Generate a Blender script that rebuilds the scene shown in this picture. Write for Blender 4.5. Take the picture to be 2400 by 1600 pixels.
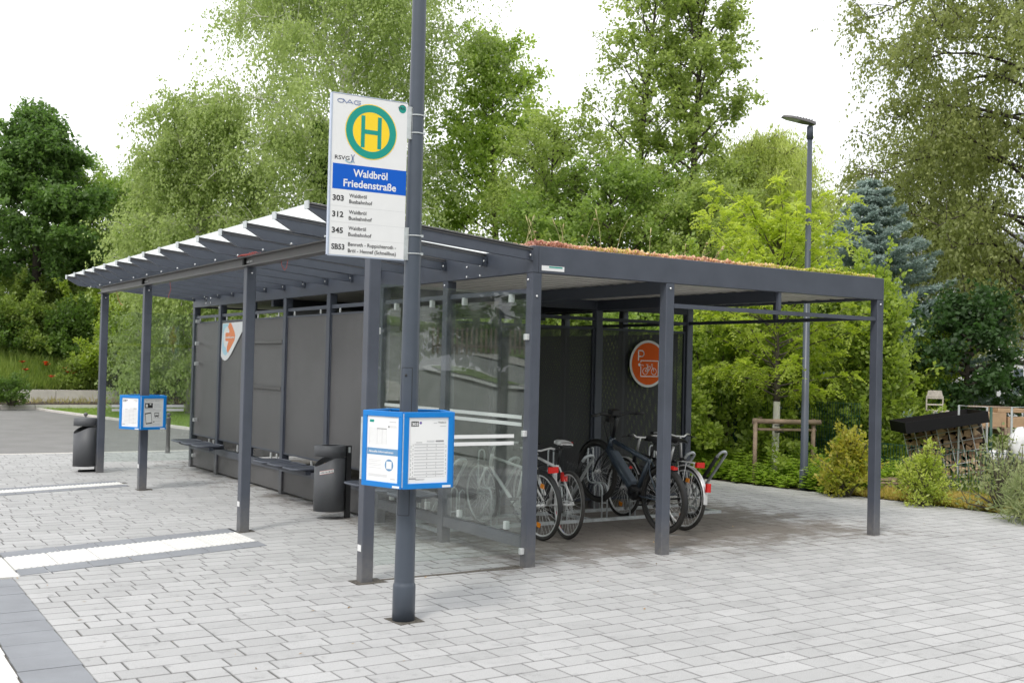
import bpy, math, random
import numpy as np
from mathutils import Vector, Matrix
for o in list(bpy.data.objects): bpy.data.objects.remove(o)
SC = bpy.context.scene
COL = SC.collection
R = math.radians
# ------------------------------------------------------------------ camera
CP = dict(cx=-5.2115, cy=-7.8325, cz=1.6987, yaw=0.5699, pitch=0.0223, roll=0.024, f=2600.03)
def _cam():
    y, p, r = CP['yaw'], CP['pitch'], CP['roll']
    F = np.array([math.sin(y)*math.cos(p), math.cos(y)*math.cos(p), math.sin(p)])
    Rt = np.array([math.cos(y), -math.sin(y), 0]); U = np.cross(Rt, F)
    R2 = Rt*math.cos(r)+U*math.sin(r); U2 = -Rt*math.sin(r)+U*math.cos(r)
    return F, R2, U2
CF, CR, CU = _cam()
CC = np.array([CP['cx'], CP['cy'], CP['cz']])
cam = bpy.data.cameras.new('camera'); camo = bpy.data.objects.new('camera', cam); COL.objects.link(camo)
cam.sensor_width = 36; cam.lens = CP['f']/2400*36; cam.clip_end = 900; cam.clip_start = .1
camo.matrix_world = Matrix(((CR[0], CU[0], -CF[0], CC[0]), (CR[1], CU[1], -CF[1], CC[1]), (CR[2], CU[2], -CF[2], CC[2]), (0, 0, 0, 1)))
cam.dof.use_dof = True; cam.dof.focus_distance = 9.5; cam.dof.aperture_fstop = 5.6
SC.camera = camo
def ray_at(px, py, d):
    """place seen at photo pixel (px,py) at horizontal distance d from the viewpoint"""
    v = CF+CR*(px-1200)/CP['f']-CU*(py-800)/CP['f']
    return CC+v*(d/math.hypot(v[0], v[1]))
# ------------------------------------------------------------------ world, sun, exposure
SUN_EL, SUN_AZ = R(50), R(238)      # azimuth clockwise from +Y
w = bpy.data.worlds.new("World"); SC.world = w; w.use_nodes = True
nt = w.node_tree; bg = nt.nodes['Background']; bg.inputs[1].default_value = 0.1
sky = nt.nodes.new('ShaderNodeTexSky'); sky.sky_type = 'NISHITA'; sky.sun_disc = False
sky.sun_elevation = SUN_EL; sky.sun_rotation = SUN_AZ; sky.dust_density = 3
tcw = nt.nodes.new('ShaderNodeTexCoord'); nzw = nt.nodes.new('ShaderNodeTexNoise')
nzw.inputs['Scale'].default_value = 1.6; nzw.inputs['Detail'].default_value = 5
mpw = nt.nodes.new('ShaderNodeMapping'); mpw.inputs['Scale'].default_value = (1, 1, 3)
nt.links.new(tcw.outputs['Generated'], mpw.inputs[0]); nt.links.new(mpw.outputs[0], nzw.inputs[0])
crw = nt.nodes.new('ShaderNodeValToRGB')
crw.color_ramp.elements[0].position = .3; crw.color_ramp.elements[0].color = (.80, .83, .88, 1)
crw.color_ramp.elements[1].position = .65; crw.color_ramp.elements[1].color = (1, 1, 1, 1)
nt.links.new(nzw.outputs['Fac'], crw.inputs[0])
vmw = nt.nodes.new('ShaderNodeVectorMath'); vmw.operation = 'SCALE'; vmw.inputs['Scale'].default_value = 14.5
nt.links.new(crw.outputs[0], vmw.inputs[0])
mxw = nt.nodes.new('ShaderNodeMix'); mxw.data_type = 'RGBA'; mxw.inputs[0].default_value = .88
nt.links.new(sky.outputs[0], mxw.inputs[6]); nt.links.new(vmw.outputs[0], mxw.inputs[7])
nt.links.new(mxw.outputs[2], bg.inputs[0])
sun = bpy.data.lights.new('sun', 'SUN'); sun.energy = 1.5; sun.angle = R(12); sun.color = (1, .96, .9)
suno = bpy.data.objects.new('sun', sun); COL.objects.link(suno)
sd = Vector((math.sin(SUN_AZ)*math.cos(SUN_EL), math.cos(SUN_AZ)*math.cos(SUN_EL), math.sin(SUN_EL)))
suno.rotation_euler = sd.to_track_quat('Z', 'Y').to_euler(); suno.location = (0, 0, 30)
SC.view_settings.view_transform = 'Standard'; SC.view_settings.look = 'None'
SC.view_settings.exposure = .3; SC.view_settings.gamma = 1
SC.render.engine = 'CYCLES'
SC.cycles.max_bounces = 8; SC.cycles.transparent_max_bounces = 24
SC.cycles.caustics_reflective = False; SC.cycles.caustics_refractive = False

# ------------------------------------------------------------------ helpers
def tag(o, label=None, cat=None, group=None, kind=None):
    if label: o['label'] = label
    if cat: o['category'] = cat
    if group: o['group'] = group
    if kind: o['kind'] = kind
    return o
def empty(name, loc=(0, 0, 0), label=None, cat=None, group=None, rz=0):
    o = bpy.data.objects.new(name, None); COL.objects.link(o); o.location = loc; o.rotation_euler = (0, 0, rz)
    o.empty_display_size = .1
    return tag(o, label, cat, group)
def copy_tree(o, parent=None):
    c = o.copy(); COL.objects.link(c); c.parent = parent
    for ch in list(o.children): copy_tree(ch, c)
    return c
class MB:
    def __init__(s): s.v = []; s.f = []
    def add(s, vs, fs):
        n = len(s.v); s.v += [tuple(map(float, p)) for p in vs]; s.f += [tuple(i+n for i in f) for f in fs]; return s
    def box(s, x0, x1, y0, y1, z0, z1):
        return s.add([(x0, y0, z0), (x1, y0, z0), (x1, y1, z0), (x0, y1, z0), (x0, y0, z1), (x1, y0, z1), (x1, y1, z1), (x0, y1, z1)],
                     [(0, 3, 2, 1), (4, 5, 6, 7), (0, 1, 5, 4), (1, 2, 6, 5), (2, 3, 7, 6), (3, 0, 4, 7)])
    def rbox(s, x0, x1, y0, y1, z0, z1, b=.006):
        """upright bar with chamfered vertical edges"""
        P = [(x0+b, y0), (x1-b, y0), (x1, y0+b), (x1, y1-b), (x1-b, y1), (x0+b, y1), (x0, y1-b), (x0, y0+b)]
        return s.prism([(a, c) for a, c in P], z0, z1)
    def prism(s, P, z0, z1):
        n = len(P)
        return s.add([(a, b, z0) for a, b in P]+[(a, b, z1) for a, b in P],
                     [tuple(range(n-1, -1, -1)), tuple(range(n, 2*n))]+[(i, (i+1) % n, (i+1) % n+n, i+n) for i in range(n)])
    def ext(s, P, O, A, B, N, t):
        """extrude polygon P (a,b) in frame O + a*A + b*B by t along N"""
        O, A, B, N = map(np.array, (O, A, B, N)); n = len(P)
        v = [O+a*A+b*B for a, b in P]; v2 = [q+N*t for q in v]
        return s.add(v+v2, [tuple(range(n-1, -1, -1)), tuple(range(n, 2*n))]+[(i, (i+1) % n, (i+1) % n+n, i+n) for i in range(n)])
    def tube(s, pts, r, k=8, cap=True):
        pts = [np.array(p, float) for p in pts]; n = len(pts)
        rs = r if hasattr(r, '__len__') else [r]*n
        base = len(s.v); up = None
        for i, p in enumerate(pts):
            t = pts[min(i+1, n-1)]-pts[max(i-1, 0)]; t = t/(np.linalg.norm(t)+1e-12)
            if up is None:
                a = np.array([0, 0, 1.]) if abs(t[2]) < .9 else np.array([1., 0, 0]); up = np.cross(t, np.cross(a, t))
            up = up-t*(up@t); up /= np.linalg.norm(up)+1e-12; sd_ = np.cross(t, up)
            for j in range(k):
                an = 2*math.pi*j/k
                s.v.append(tuple(p+rs[i]*(math.cos(an)*up+math.sin(an)*sd_)))
        for i in range(n-1):
            for j in range(k):
                a = base+i*k+j; b = base+i*k+(j+1) % k; s.f.append((a, b, b+k, a+k))
        if cap: s.f.append(tuple(base+j for j in range(k-1, -1, -1))); s.f.append(tuple(base+(n-1)*k+j for j in range(k)))
        return s
    def lathe(s, prof, c=(0, 0, 0), k=24, M=None):
        base = len(s.v); M = M or Matrix()
        for r_, z in prof:
            for j in range(k):
                an = 2*math.pi*j/k; q = M @ Vector((r_*math.cos(an), r_*math.sin(an), z))
                s.v.append((q[0]+c[0], q[1]+c[1], q[2]+c[2]))
        for i in range(len(prof)-1):
            for j in range(k):
                a = base+i*k+j; b = base+i*k+(j+1) % k; s.f.append((a, b, b+k, a+k))
        return s
    def ball(s, c, r, k=8):
        return s.lathe([(max(1e-4, r*math.sin(math.pi*i/k)), -r*math.cos(math.pi*i/k)) for i in range(k+1)], c, k*2)
    def ring(s, c, R_, r, ax='x', n=40, k=8):
        pts = []
        for i in range(n+1):
            a = 2*math.pi*i/n
            d = (0, math.cos(a), math.sin(a)) if ax == 'x' else (math.cos(a), math.sin(a), 0) if ax == 'z' else (math.cos(a), 0, math.sin(a))
            pts.append(np.array(c)+R_*np.array(d))
        return s.tube(pts, r, k, cap=False)
    def build(s, name, m, parent=None, smooth=False):
        me = bpy.data.meshes.new(name); me.from_pydata(s.v, [], s.f); me.update()
        if smooth: me.polygons.foreach_set('use_smooth', [True]*len(me.polygons))
        if m: me.materials.append(m)
        o = bpy.data.objects.new(name, me); COL.objects.link(o); o.parent = parent
        return o
def bevel(o, w_=.004, seg=1):
    m = o.modifiers.new('b', 'BEVEL'); m.width = w_; m.segments = seg; m.limit_method = 'ANGLE'; return o
def quads(name, P, m, parent=None, tint=None, nrm=None):
    """P: (N,4,3) array of quads -> one mesh"""
    N = len(P); me = bpy.data.meshes.new(name)
    me.vertices.add(4*N); me.vertices.foreach_set('co', P.reshape(-1).astype(np.float32))
    me.loops.add(4*N); me.loops.foreach_set('vertex_index', np.arange(4*N, dtype=np.int32))
    me.polygons.add(N); me.polygons.foreach_set('loop_start', np.arange(0, 4*N, 4, dtype=np.int32))
    me.polygons.foreach_set('loop_total', np.full(N, 4, dtype=np.int32))
    me.update(calc_edges=True)
    if tint is not None:
        a = me.attributes.new('tint', 'FLOAT', 'FACE'); a.data.foreach_set('value', tint.astype(np.float32))
    me.materials.append(m)
    o = bpy.data.objects.new(name, me); COL.objects.link(o); o.parent = parent
    return o

# ------------------------------------------------------------------ materials
def nodes(m): return m.node_tree.nodes, m.node_tree.links
def mat(name, col, rough=.5, metal=0, var=.0, vscale=8, bump=0, bscale=60, spec=.5, coord='Object', emis=None, coat=0):
    m = bpy.data.materials.new(name); m.use_nodes = True; N, L = nodes(m); b = N['Principled BSDF']
    b.inputs['Base Color'].default_value = (*col, 1); b.inputs['Roughness'].default_value = rough
    b.inputs['Metallic'].default_value = metal; b.inputs['Specular IOR Level'].default_value = spec
    b.inputs['Coat Weight'].default_value = coat
    tc = N.new('ShaderNodeTexCoord')
    if var:
        nz = N.new('ShaderNodeTexNoise'); nz.inputs['Scale'].default_value = vscale; nz.inputs['Detail'].default_value = 6
        nz.inputs['Roughness'].default_value = .65
        L.new(tc.outputs[coord], nz.inputs[0]); cr = N.new('ShaderNodeValToRGB')
        cr.color_ramp.elements[0].position = .3; cr.color_ramp.elements[1].position = .7
        cr.color_ramp.elements[0].color = tuple(c*(1-var) for c in col)+(1,); cr.color_ramp.elements[1].color = tuple(min(1, c*(1+var)) for c in col)+(1,)
        L.new(nz.outputs['Fac'], cr.inputs[0]); L.new(cr.outputs[0], b.inputs['Base Color'])
        mr = N.new('ShaderNodeMapRange'); mr.inputs[3].default_value = max(0, rough-.08); mr.inputs[4].default_value = min(1, rough+.1)
        L.new(nz.outputs['Fac'], mr.inputs[0]); L.new(mr.outputs[0], b.inputs['Roughness'])
    if bump:
        nb = N.new('ShaderNodeTexNoise'); nb.inputs['Scale'].default_value = bscale; nb.inputs['Detail'].default_value = 4
        L.new(tc.outputs[coord], nb.inputs[0]); bp = N.new('ShaderNodeBump'); bp.inputs['Strength'].default_value = bump
        bp.inputs['Distance'].default_value = .01
        L.new(nb.outputs['Fac'], bp.inputs['Height']); L.new(bp.outputs[0], b.inputs['Normal'])
    return m
def leafmat(name, c1, c2, trans=.35, c3=None, rough=.45):
    m = bpy.data.materials.new(name); m.use_nodes = True; N, L = nodes(m); b = N['Principled BSDF']
    at = N.new('ShaderNodeAttribute'); at.attribute_name = 'tint'
    cr = N.new('ShaderNodeValToRGB'); e = cr.color_ramp.elements
    e[0].color = (*c1, 1); e[1].color = (*c2, 1)
    if c3:
        x = cr.color_ramp.elements.new(.88); x.color = (*c2, 1); e[2].color = (*c3, 1)
    L.new(at.outputs['Fac'], cr.inputs[0]); L.new(cr.outputs[0], b.inputs['Base Color'])
    b.inputs['Roughness'].default_value = rough; b.inputs['Specular IOR Level'].default_value = .35
    tr = N.new('ShaderNodeBsdfTranslucent'); hs = N.new('ShaderNodeHueSaturation'); hs.inputs['Saturation'].default_value = 1.15; hs.inputs['Value'].default_value = 2.2
    L.new(cr.outputs[0], hs.inputs['Color']); L.new(hs.outputs[0], tr.inputs[0])
    mx = N.new('ShaderNodeMixShader'); mx.inputs[0].default_value = trans
    L.new(b.outputs[0], mx.inputs[1]); L.new(tr.outputs[0], mx.inputs[2]); L.new(mx.outputs[0], N['Material Output'].inputs[0])
    return m
def glassmat(name, col=(.93, .96, .95), ior=1.5, dirt=.02):
    m = bpy.data.materials.new(name); m.use_nodes = True; N, L = nodes(m)
    N.remove(N['Principled BSDF'])
    tr = N.new('ShaderNodeBsdfTransparent'); tr.inputs[0].default_value = (*col, 1)
    gl = N.new('ShaderNodeBsdfGlossy'); gl.inputs['Roughness'].default_value = 0.003
    fr = N.new('ShaderNodeFresnel'); ge = N.new('ShaderNodeNewGeometry'); mi = N.new('ShaderNodeMapRange')
    mi.inputs[3].default_value = ior; mi.inputs[4].default_value = 1/ior; L.new(ge.outputs['Backfacing'], mi.inputs[0]); L.new(mi.outputs[0], fr.inputs[0])
    mx = N.new('ShaderNodeMixShader'); L.new(fr.outputs[0], mx.inputs[0]); L.new(tr.outputs[0], mx.inputs[1]); L.new(gl.outputs[0], mx.inputs[2])
    df = N.new('ShaderNodeBsdfDiffuse'); df.inputs[0].default_value = (.7, .7, .68, 1)
    nz = N.new('ShaderNodeTexNoise'); nz.inputs['Scale'].default_value = 7; nz.inputs['Detail'].default_value = 8
    tc = N.new('ShaderNodeTexCoord'); L.new(tc.outputs['Object'], nz.inputs[0])
    mr = N.new('ShaderNodeMapRange'); mr.inputs[1].default_value = .4; mr.inputs[2].default_value = .75; mr.inputs[3].default_value = dirt*.5; mr.inputs[4].default_value = dirt*2.5
    L.new(nz.outputs['Fac'], mr.inputs[0])
    m2 = N.new('ShaderNodeMixShader'); L.new(mr.outputs[0], m2.inputs[0]); L.new(mx.outputs[0], m2.inputs[1]); L.new(df.outputs[0], m2.inputs[2])
    L.new(m2.outputs[0], N['Material Output'].inputs[0])
    return m
def meshmat(name, col, pu=.03, pz=.022, solid=.5):
    """expanded metal: diamond openings cut through a thin painted sheet"""
    m = mat(name, col, .45); N, L = nodes(m); b = N['Principled BSDF']; out = N['Material Output']
    tc = N.new('ShaderNodeTexCoord'); sp = N.new('ShaderNodeSeparateXYZ'); L.new(tc.outputs['Object'], sp.inputs[0])
    def M_(op, a, b_=None):
        n = N.new('ShaderNodeMath'); n.operation = op
        for i, q in enumerate((a, b_)):
            if q is None: continue
            if isinstance(q, (int, float)): n.inputs[i].default_value = q
            else: L.new(q, n.inputs[i])
        return n.outputs[0]
    u = M_('ADD', sp.outputs[0], sp.outputs[1])
    a = M_('DIVIDE', u, pu); c = M_('DIVIDE', sp.outputs[2], pz)
    p = M_('ABSOLUTE', M_('SUBTRACT', M_('FRACT', M_('ADD', a, c)), .5)); q = M_('ABSOLUTE', M_('SUBTRACT', M_('FRACT', M_('SUBTRACT', a, c)), .5))
    inside = M_('LESS_THAN', M_('MAXIMUM', p, q), .5-solid*.5)
    tr = N.new('ShaderNodeBsdfTransparent'); mx = N.new('ShaderNodeMixShader')
    L.new(inside, mx.inputs[0]); L.new(b.outputs[0], mx.inputs[1]); L.new(tr.outputs[0], mx.inputs[2]); L.new(mx.outputs[0], out.inputs[0])
    return m
M = {}
M['steel'] = mat('anthracite_paint', (.072, .081, .105), .40, var=.13, vscale=3, bump=.06, bscale=350)
def dusty(m):
    """pale splash dust clinging in patches to the lowest hand's breadth of the posts"""
    N, L = nodes(m); b = N['Principled BSDF']; src = b.inputs['Base Color'].links[0].from_socket
    tc = N.new('ShaderNodeTexCoord'); sp = N.new('ShaderNodeSeparateXYZ'); L.new(tc.outputs['Object'], sp.inputs[0])
    mr = N.new('ShaderNodeMapRange'); mr.inputs[1].default_value = .02; mr.inputs[2].default_value = .38; mr.inputs[3].default_value = .75; mr.inputs[4].default_value = 0
    L.new(sp.outputs[2], mr.inputs[0]); nz = N.new('ShaderNodeTexNoise'); nz.inputs['Scale'].default_value = 22; nz.inputs['Detail'].default_value = 8; L.new(tc.outputs['Object'], nz.inputs[0])
    mu = N.new('ShaderNodeMath'); mu.operation = 'MULTIPLY'; L.new(mr.outputs[0], mu.inputs[0]); L.new(nz.outputs['Fac'], mu.inputs[1])
    mx = N.new('ShaderNodeMix'); mx.data_type = 'RGBA'; L.new(mu.outputs[0], mx.inputs[0]); L.new(src, mx.inputs[6]); mx.inputs[7].default_value = (.24, .22, .19, 1); L.new(mx.outputs[2], b.inputs['Base Color'])
dusty(M['steel'])
M['steel2'] = mat('anthracite_paint_dull', (.045, .052, .07), .5, var=.08, vscale=5, bump=.05, bscale=300)
M['gut'] = mat('gutter_grey', (.10, .095, .095), .38, var=.1, vscale=4)
M['panel'] = mat('panel_grey', (.105, .10, .10), .34, var=.2, vscale=1.9, bump=.35, bscale=700)
M['pole'] = mat('pole_paint', (.066, .080, .104), .36, var=.06, vscale=4, bump=.04, bscale=200)
M['galv'] = mat('galvanised', (.58, .61, .62), .4, metal=.35, var=.2, vscale=14)
M['white'] = mat('white_print', (.80, .80, .80), .35, var=.02, vscale=10)
M['clampw'] = mat('clamp_white', (.70, .71, .71), .3, metal=.2)
M['bolt'] = mat('bolt_zinc', (.8, .8, .8), .25, metal=.8)
M['glass'] = glassmat('pane_glass', (.91, .94, .925), 1.55, dirt=.018)
M['glass2'] = glassmat('wall_glass', (.93, .955, .945), 1.75, dirt=.008)
def milky(name):
    m = bpy.data.materials.new(name); m.use_nodes = True; N, L = nodes(m); N.remove(N['Principled BSDF'])
    a = N.new('ShaderNodeBsdfTranslucent'); a.inputs[0].default_value = (.88, .9, .9, 1); t = N.new('ShaderNodeBsdfTransparent'); t.inputs[0].default_value = (.95, .97, .97, 1)
    mx = N.new('ShaderNodeMixShader'); mx.inputs[0].default_value = .72; L.new(t.outputs[0], mx.inputs[1]); L.new(a.outputs[0], mx.inputs[2]); L.new(mx.outputs[0], N['Material Output'].inputs[0]); return m
M['glassr'] = milky('roof_glass')
M['sheet'] = mat('roof_sheet', (.55, .53, .49), .4, metal=.1, var=.08, vscale=5)
M['mesh'] = meshmat('expanded_metal', (.022, .024, .028), .026, .018, .62)
M['blue'] = mat('blue_frame', (.003, .20, .60), .35, var=.06, vscale=5)
M['paper'] = mat('paper', (.84, .84, .84), .5, var=.015, vscale=8)
M['paperg'] = mat('paper_grey', (.66, .67, .66), .5)
M['ink'] = mat('ink', (.02, .02, .022), .6)
M['inkg'] = mat('ink_grey', (.30, .30, .31), .6)
M['inkl'] = mat('ink_light', (.62, .62, .63), .6)
M['inkb'] = mat('ink_blue', (.13, .29, .50), .5)
M['inkp'] = mat('ink_purple', (.15, .10, .35), .5)
M['sblue'] = mat('sign_blue', (.003, .105, .55), .45, spec=.25)
M['syel'] = mat('sign_yellow', (.95, .66, .02), .35)
M['sgrn'] = mat('sign_green', (0, .30, .24), .35)
M['logo'] = mat('logo_blue', (.16, .22, .42), .4)
M['orange'] = mat('sign_orange', (.68, .10, .003), .5, var=.03, spec=.2)
M['lor'] = mat('logo_orange', (.85, .24, .07), .4)
M['lor2'] = mat('logo_amber', (.88, .36, .10), .4)
M['lbl'] = mat('logo_sky', (.42, .68, .80), .4)
M['black'] = mat('black_rubber', (.018, .018, .019), .6, var=.15)
M['tyre'] = mat('tyre', (.035, .033, .031), .75, var=.2, vscale=20)
M['rim'] = mat('rim_alu', (.72, .72, .72), .3, metal=.35)
M['spoke'] = mat('spoke', (.8, .8, .8), .3, metal=.2)
M['blk'] = mat('black_paint', (.015, .016, .018), .3)
M['bikeb'] = mat('bike_slate', (.045, .062, .085), .3, coat=.3)
M['battb'] = mat('battery_cover', (.085, .105, .13), .35)
M['bikew'] = mat('bike_white', (.78, .77, .76), .25, coat=.4)
M['red'] = mat('red_plastic', (.70, .02, .015), .25)
M['amber'] = mat('amber_reflector', (.85, .27, .01), .3)
M['redc'] = mat('red_cable', (.55, .10, .08), .5)
M['wood'] = mat('weathered_wood', (.30, .22, .16), .7, var=.3, vscale=12, bump=.3, bscale=40)
M['bark'] = mat('bark', (.10, .085, .065), .85, var=.4, vscale=6, bump=.8, bscale=25)
M['barkd'] = mat('bark_dark', (.055, .045, .035), .9, var=.4, vscale=6, bump=.8, bscale=25)
M['lime'] = mat('limewash', (.74, .72, .66), .8, var=.08, vscale=9, bump=.3, bscale=30)
M['asph'] = mat('asphalt', (.20, .195, .19), .8, var=.16, vscale=1.3, bump=.4, bscale=120)
M['asph2'] = mat('asphalt_street', (.34, .34, .33), .8, var=.12, vscale=1.2)
M['conc'] = mat('concrete_pale', (.60, .57, .53), .8, var=.12, vscale=3, bump=.2, bscale=60)
M['soil'] = mat('soil', (.05, .035, .025), .95, var=.5, vscale=10, bump=1, bscale=18)
M['cutw'] = mat('split_wood', (.42, .29, .18), .75, var=.35, vscale=9, bump=.2)
M['seatrim'] = mat('seat_rim', (.17, .18, .20), .3)
M['bin'] = mat('bin_grey', (.085, .088, .095), .5, var=.08, vscale=5, bump=.15, bscale=500)
M['tray'] = mat('tray_plastic', (.012, .012, .013), .75, spec=.15)
M['dark'] = mat('void_black', (.01, .01, .01), .8)
# ------------------------------------------------------------------ the setting
rng = np.random.default_rng(7); random.seed(7)
def struct(name, mb, m, smooth=False): return tag(mb.build(name, m, smooth=smooth), kind='structure')
def grassmat(name, c1, c2, sc=2.):
    m = mat(name, c1, .9, bump=1, bscale=30); N, L = nodes(m); tc = N['Texture Coordinate'] if 'Texture Coordinate' in N else N.new('ShaderNodeTexCoord')
    n1 = N.new('ShaderNodeTexNoise'); n1.inputs['Scale'].default_value = sc; n1.inputs['Detail'].default_value = 10; n1.inputs['Roughness'].default_value = .8
    L.new(tc.outputs['Object'], n1.inputs[0]); cr = N.new('ShaderNodeValToRGB'); cr.color_ramp.elements[0].color = (*c1, 1); cr.color_ramp.elements[1].color = (*c2, 1)
    cr.color_ramp.elements[0].position = .35; cr.color_ramp.elements[1].position = .65
    L.new(n1.outputs['Fac'], cr.inputs[0]); L.new(cr.outputs[0], N['Principled BSDF'].inputs['Base Color']); return m
M['ground'] = grassmat('garden_ground', (.035, .05, .018), (.08, .095, .04))
M['lawn'] = grassmat('lawn_grass', (.12, .19, .035), (.19, .27, .06), 6)
M['bank'] = grassmat('bank_grass', (.05, .08, .02), (.11, .15, .04), 3)
struct('ground', MB().add([(-300, -300, -.16), (300, -300, -.16), (300, 400, -.16), (-300, 400, -.16)], [(0, 1, 2, 3)]), M['ground'])
# paving: every block a chamfered slab over dark bedding
def pavemat():
    m = mat('paving_stone', (.5, .5, .49), .85); N, L = nodes(m); b = N['Principled BSDF']
    at = N.new('ShaderNodeAttribute'); at.attribute_name = 'tint'
    cr = N.new('ShaderNodeValToRGB'); e = cr.color_ramp.elements
    e[0].color = (.395, .393, .39, 1); e[1].color = (.46, .457, .454, 1); L.new(at.outputs['Fac'], cr.inputs[0])
    tc = N.new('ShaderNodeTexCoord')
    def noise(sc, lo, hi, a, c, det=6, ro=.6):
        n = N.new('ShaderNodeTexNoise'); n.inputs['Scale'].default_value = sc; n.inputs['Detail'].default_value = det; n.inputs['Roughness'].default_value = ro
        L.new(tc.outputs['Object'], n.inputs[0]); r = N.new('ShaderNodeMapRange'); r.inputs[1].default_value = lo; r.inputs[2].default_value = hi
        r.inputs[3].default_value = a; r.inputs[4].default_value = c; L.new(n.outputs['Fac'], r.inputs[0]); return r.outputs[0], n
    g1, _ = noise(170, .32, .68, .80, 1.14, 4); g2, _ = noise(.9, .3, .7, .93, 1.05, 5)
    st1, _ = noise(6.5, .57, .66, 1, .72, 6, .7); st2, _ = noise(.55, .42, .60, .35, 0, 3, .5); st3, _ = noise(1.4, .54, .66, 1, .86, 8, .75)
    mxs = N.new('ShaderNodeMix'); L.new(st2, mxs.inputs[0]); L.new(st1, mxs.inputs[2]); mxs.inputs[3].default_value = 1; st = mxs.outputs[0]
    # dusty stains of the bicycle bay, with shade under the whole roof painted in
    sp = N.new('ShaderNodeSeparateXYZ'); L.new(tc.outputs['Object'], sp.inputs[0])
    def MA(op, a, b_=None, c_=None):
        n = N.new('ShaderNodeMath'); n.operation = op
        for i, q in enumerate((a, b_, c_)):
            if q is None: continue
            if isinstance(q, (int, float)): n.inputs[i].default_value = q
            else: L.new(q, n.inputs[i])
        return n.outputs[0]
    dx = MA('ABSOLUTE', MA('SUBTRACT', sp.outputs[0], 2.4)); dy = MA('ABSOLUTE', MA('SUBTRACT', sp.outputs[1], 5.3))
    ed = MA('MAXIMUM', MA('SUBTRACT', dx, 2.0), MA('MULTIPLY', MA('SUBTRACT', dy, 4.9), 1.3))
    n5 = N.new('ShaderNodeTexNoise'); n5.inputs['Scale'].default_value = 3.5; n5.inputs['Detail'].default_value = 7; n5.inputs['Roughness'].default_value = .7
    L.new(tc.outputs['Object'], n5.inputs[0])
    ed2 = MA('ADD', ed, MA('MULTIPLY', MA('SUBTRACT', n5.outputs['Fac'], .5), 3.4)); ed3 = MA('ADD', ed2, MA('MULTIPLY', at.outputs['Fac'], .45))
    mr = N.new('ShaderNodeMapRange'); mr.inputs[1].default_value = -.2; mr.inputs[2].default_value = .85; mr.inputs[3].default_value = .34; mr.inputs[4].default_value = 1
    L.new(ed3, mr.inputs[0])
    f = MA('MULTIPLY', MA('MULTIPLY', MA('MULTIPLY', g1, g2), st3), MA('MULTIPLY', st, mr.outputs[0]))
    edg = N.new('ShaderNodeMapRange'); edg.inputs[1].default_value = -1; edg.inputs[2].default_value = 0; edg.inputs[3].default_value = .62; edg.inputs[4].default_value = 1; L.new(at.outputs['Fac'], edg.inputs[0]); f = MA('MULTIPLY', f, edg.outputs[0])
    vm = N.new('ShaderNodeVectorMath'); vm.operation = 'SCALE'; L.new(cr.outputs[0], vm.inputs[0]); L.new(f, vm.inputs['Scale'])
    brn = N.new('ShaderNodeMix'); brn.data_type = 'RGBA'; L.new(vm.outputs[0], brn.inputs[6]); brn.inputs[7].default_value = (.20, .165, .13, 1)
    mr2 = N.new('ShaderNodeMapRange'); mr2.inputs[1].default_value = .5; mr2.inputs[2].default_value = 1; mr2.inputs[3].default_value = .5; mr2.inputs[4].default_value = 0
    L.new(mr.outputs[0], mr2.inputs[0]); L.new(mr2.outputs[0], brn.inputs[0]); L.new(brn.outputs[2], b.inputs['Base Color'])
    bp = N.new('ShaderNodeBump'); bp.inputs['Strength'].default_value = .35; bp.inputs['Distance'].default_value = .004
    nb = N.new('ShaderNodeTexNoise'); nb.inputs['Scale'].default_value = 300; L.new(tc.outputs['Object'], nb.inputs[0]); L.new(nb.outputs['Fac'], bp.inputs['Height']); L.new(bp.outputs[0], b.inputs['Normal'])
    return m
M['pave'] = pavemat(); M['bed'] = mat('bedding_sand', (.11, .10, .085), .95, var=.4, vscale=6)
def xborder(y):       # where the paving meets the planting bed on the right
    return float(np.interp(y, [-8, .28, 1.43, 2.49, 3.7, 5.0, 12.7], [8.0, 7.54, 7.44, 7.30, 7.02, 6.88, 6.2]))
T1 = (np.array([-3.735, 1.95]), np.array([2.19, .583])); T2 = (np.array([-4.2, 6.745]), np.array([2.68, .81]))   # tactile strips: origin, run
def in_strip(x, y, T, hw):
    dx = x-T[0][0]
    return -.3 < dx < T[1][0]-.05 and abs(y-T[0][1]-dx*T[1][1]/T[1][0]) < hw
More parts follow.
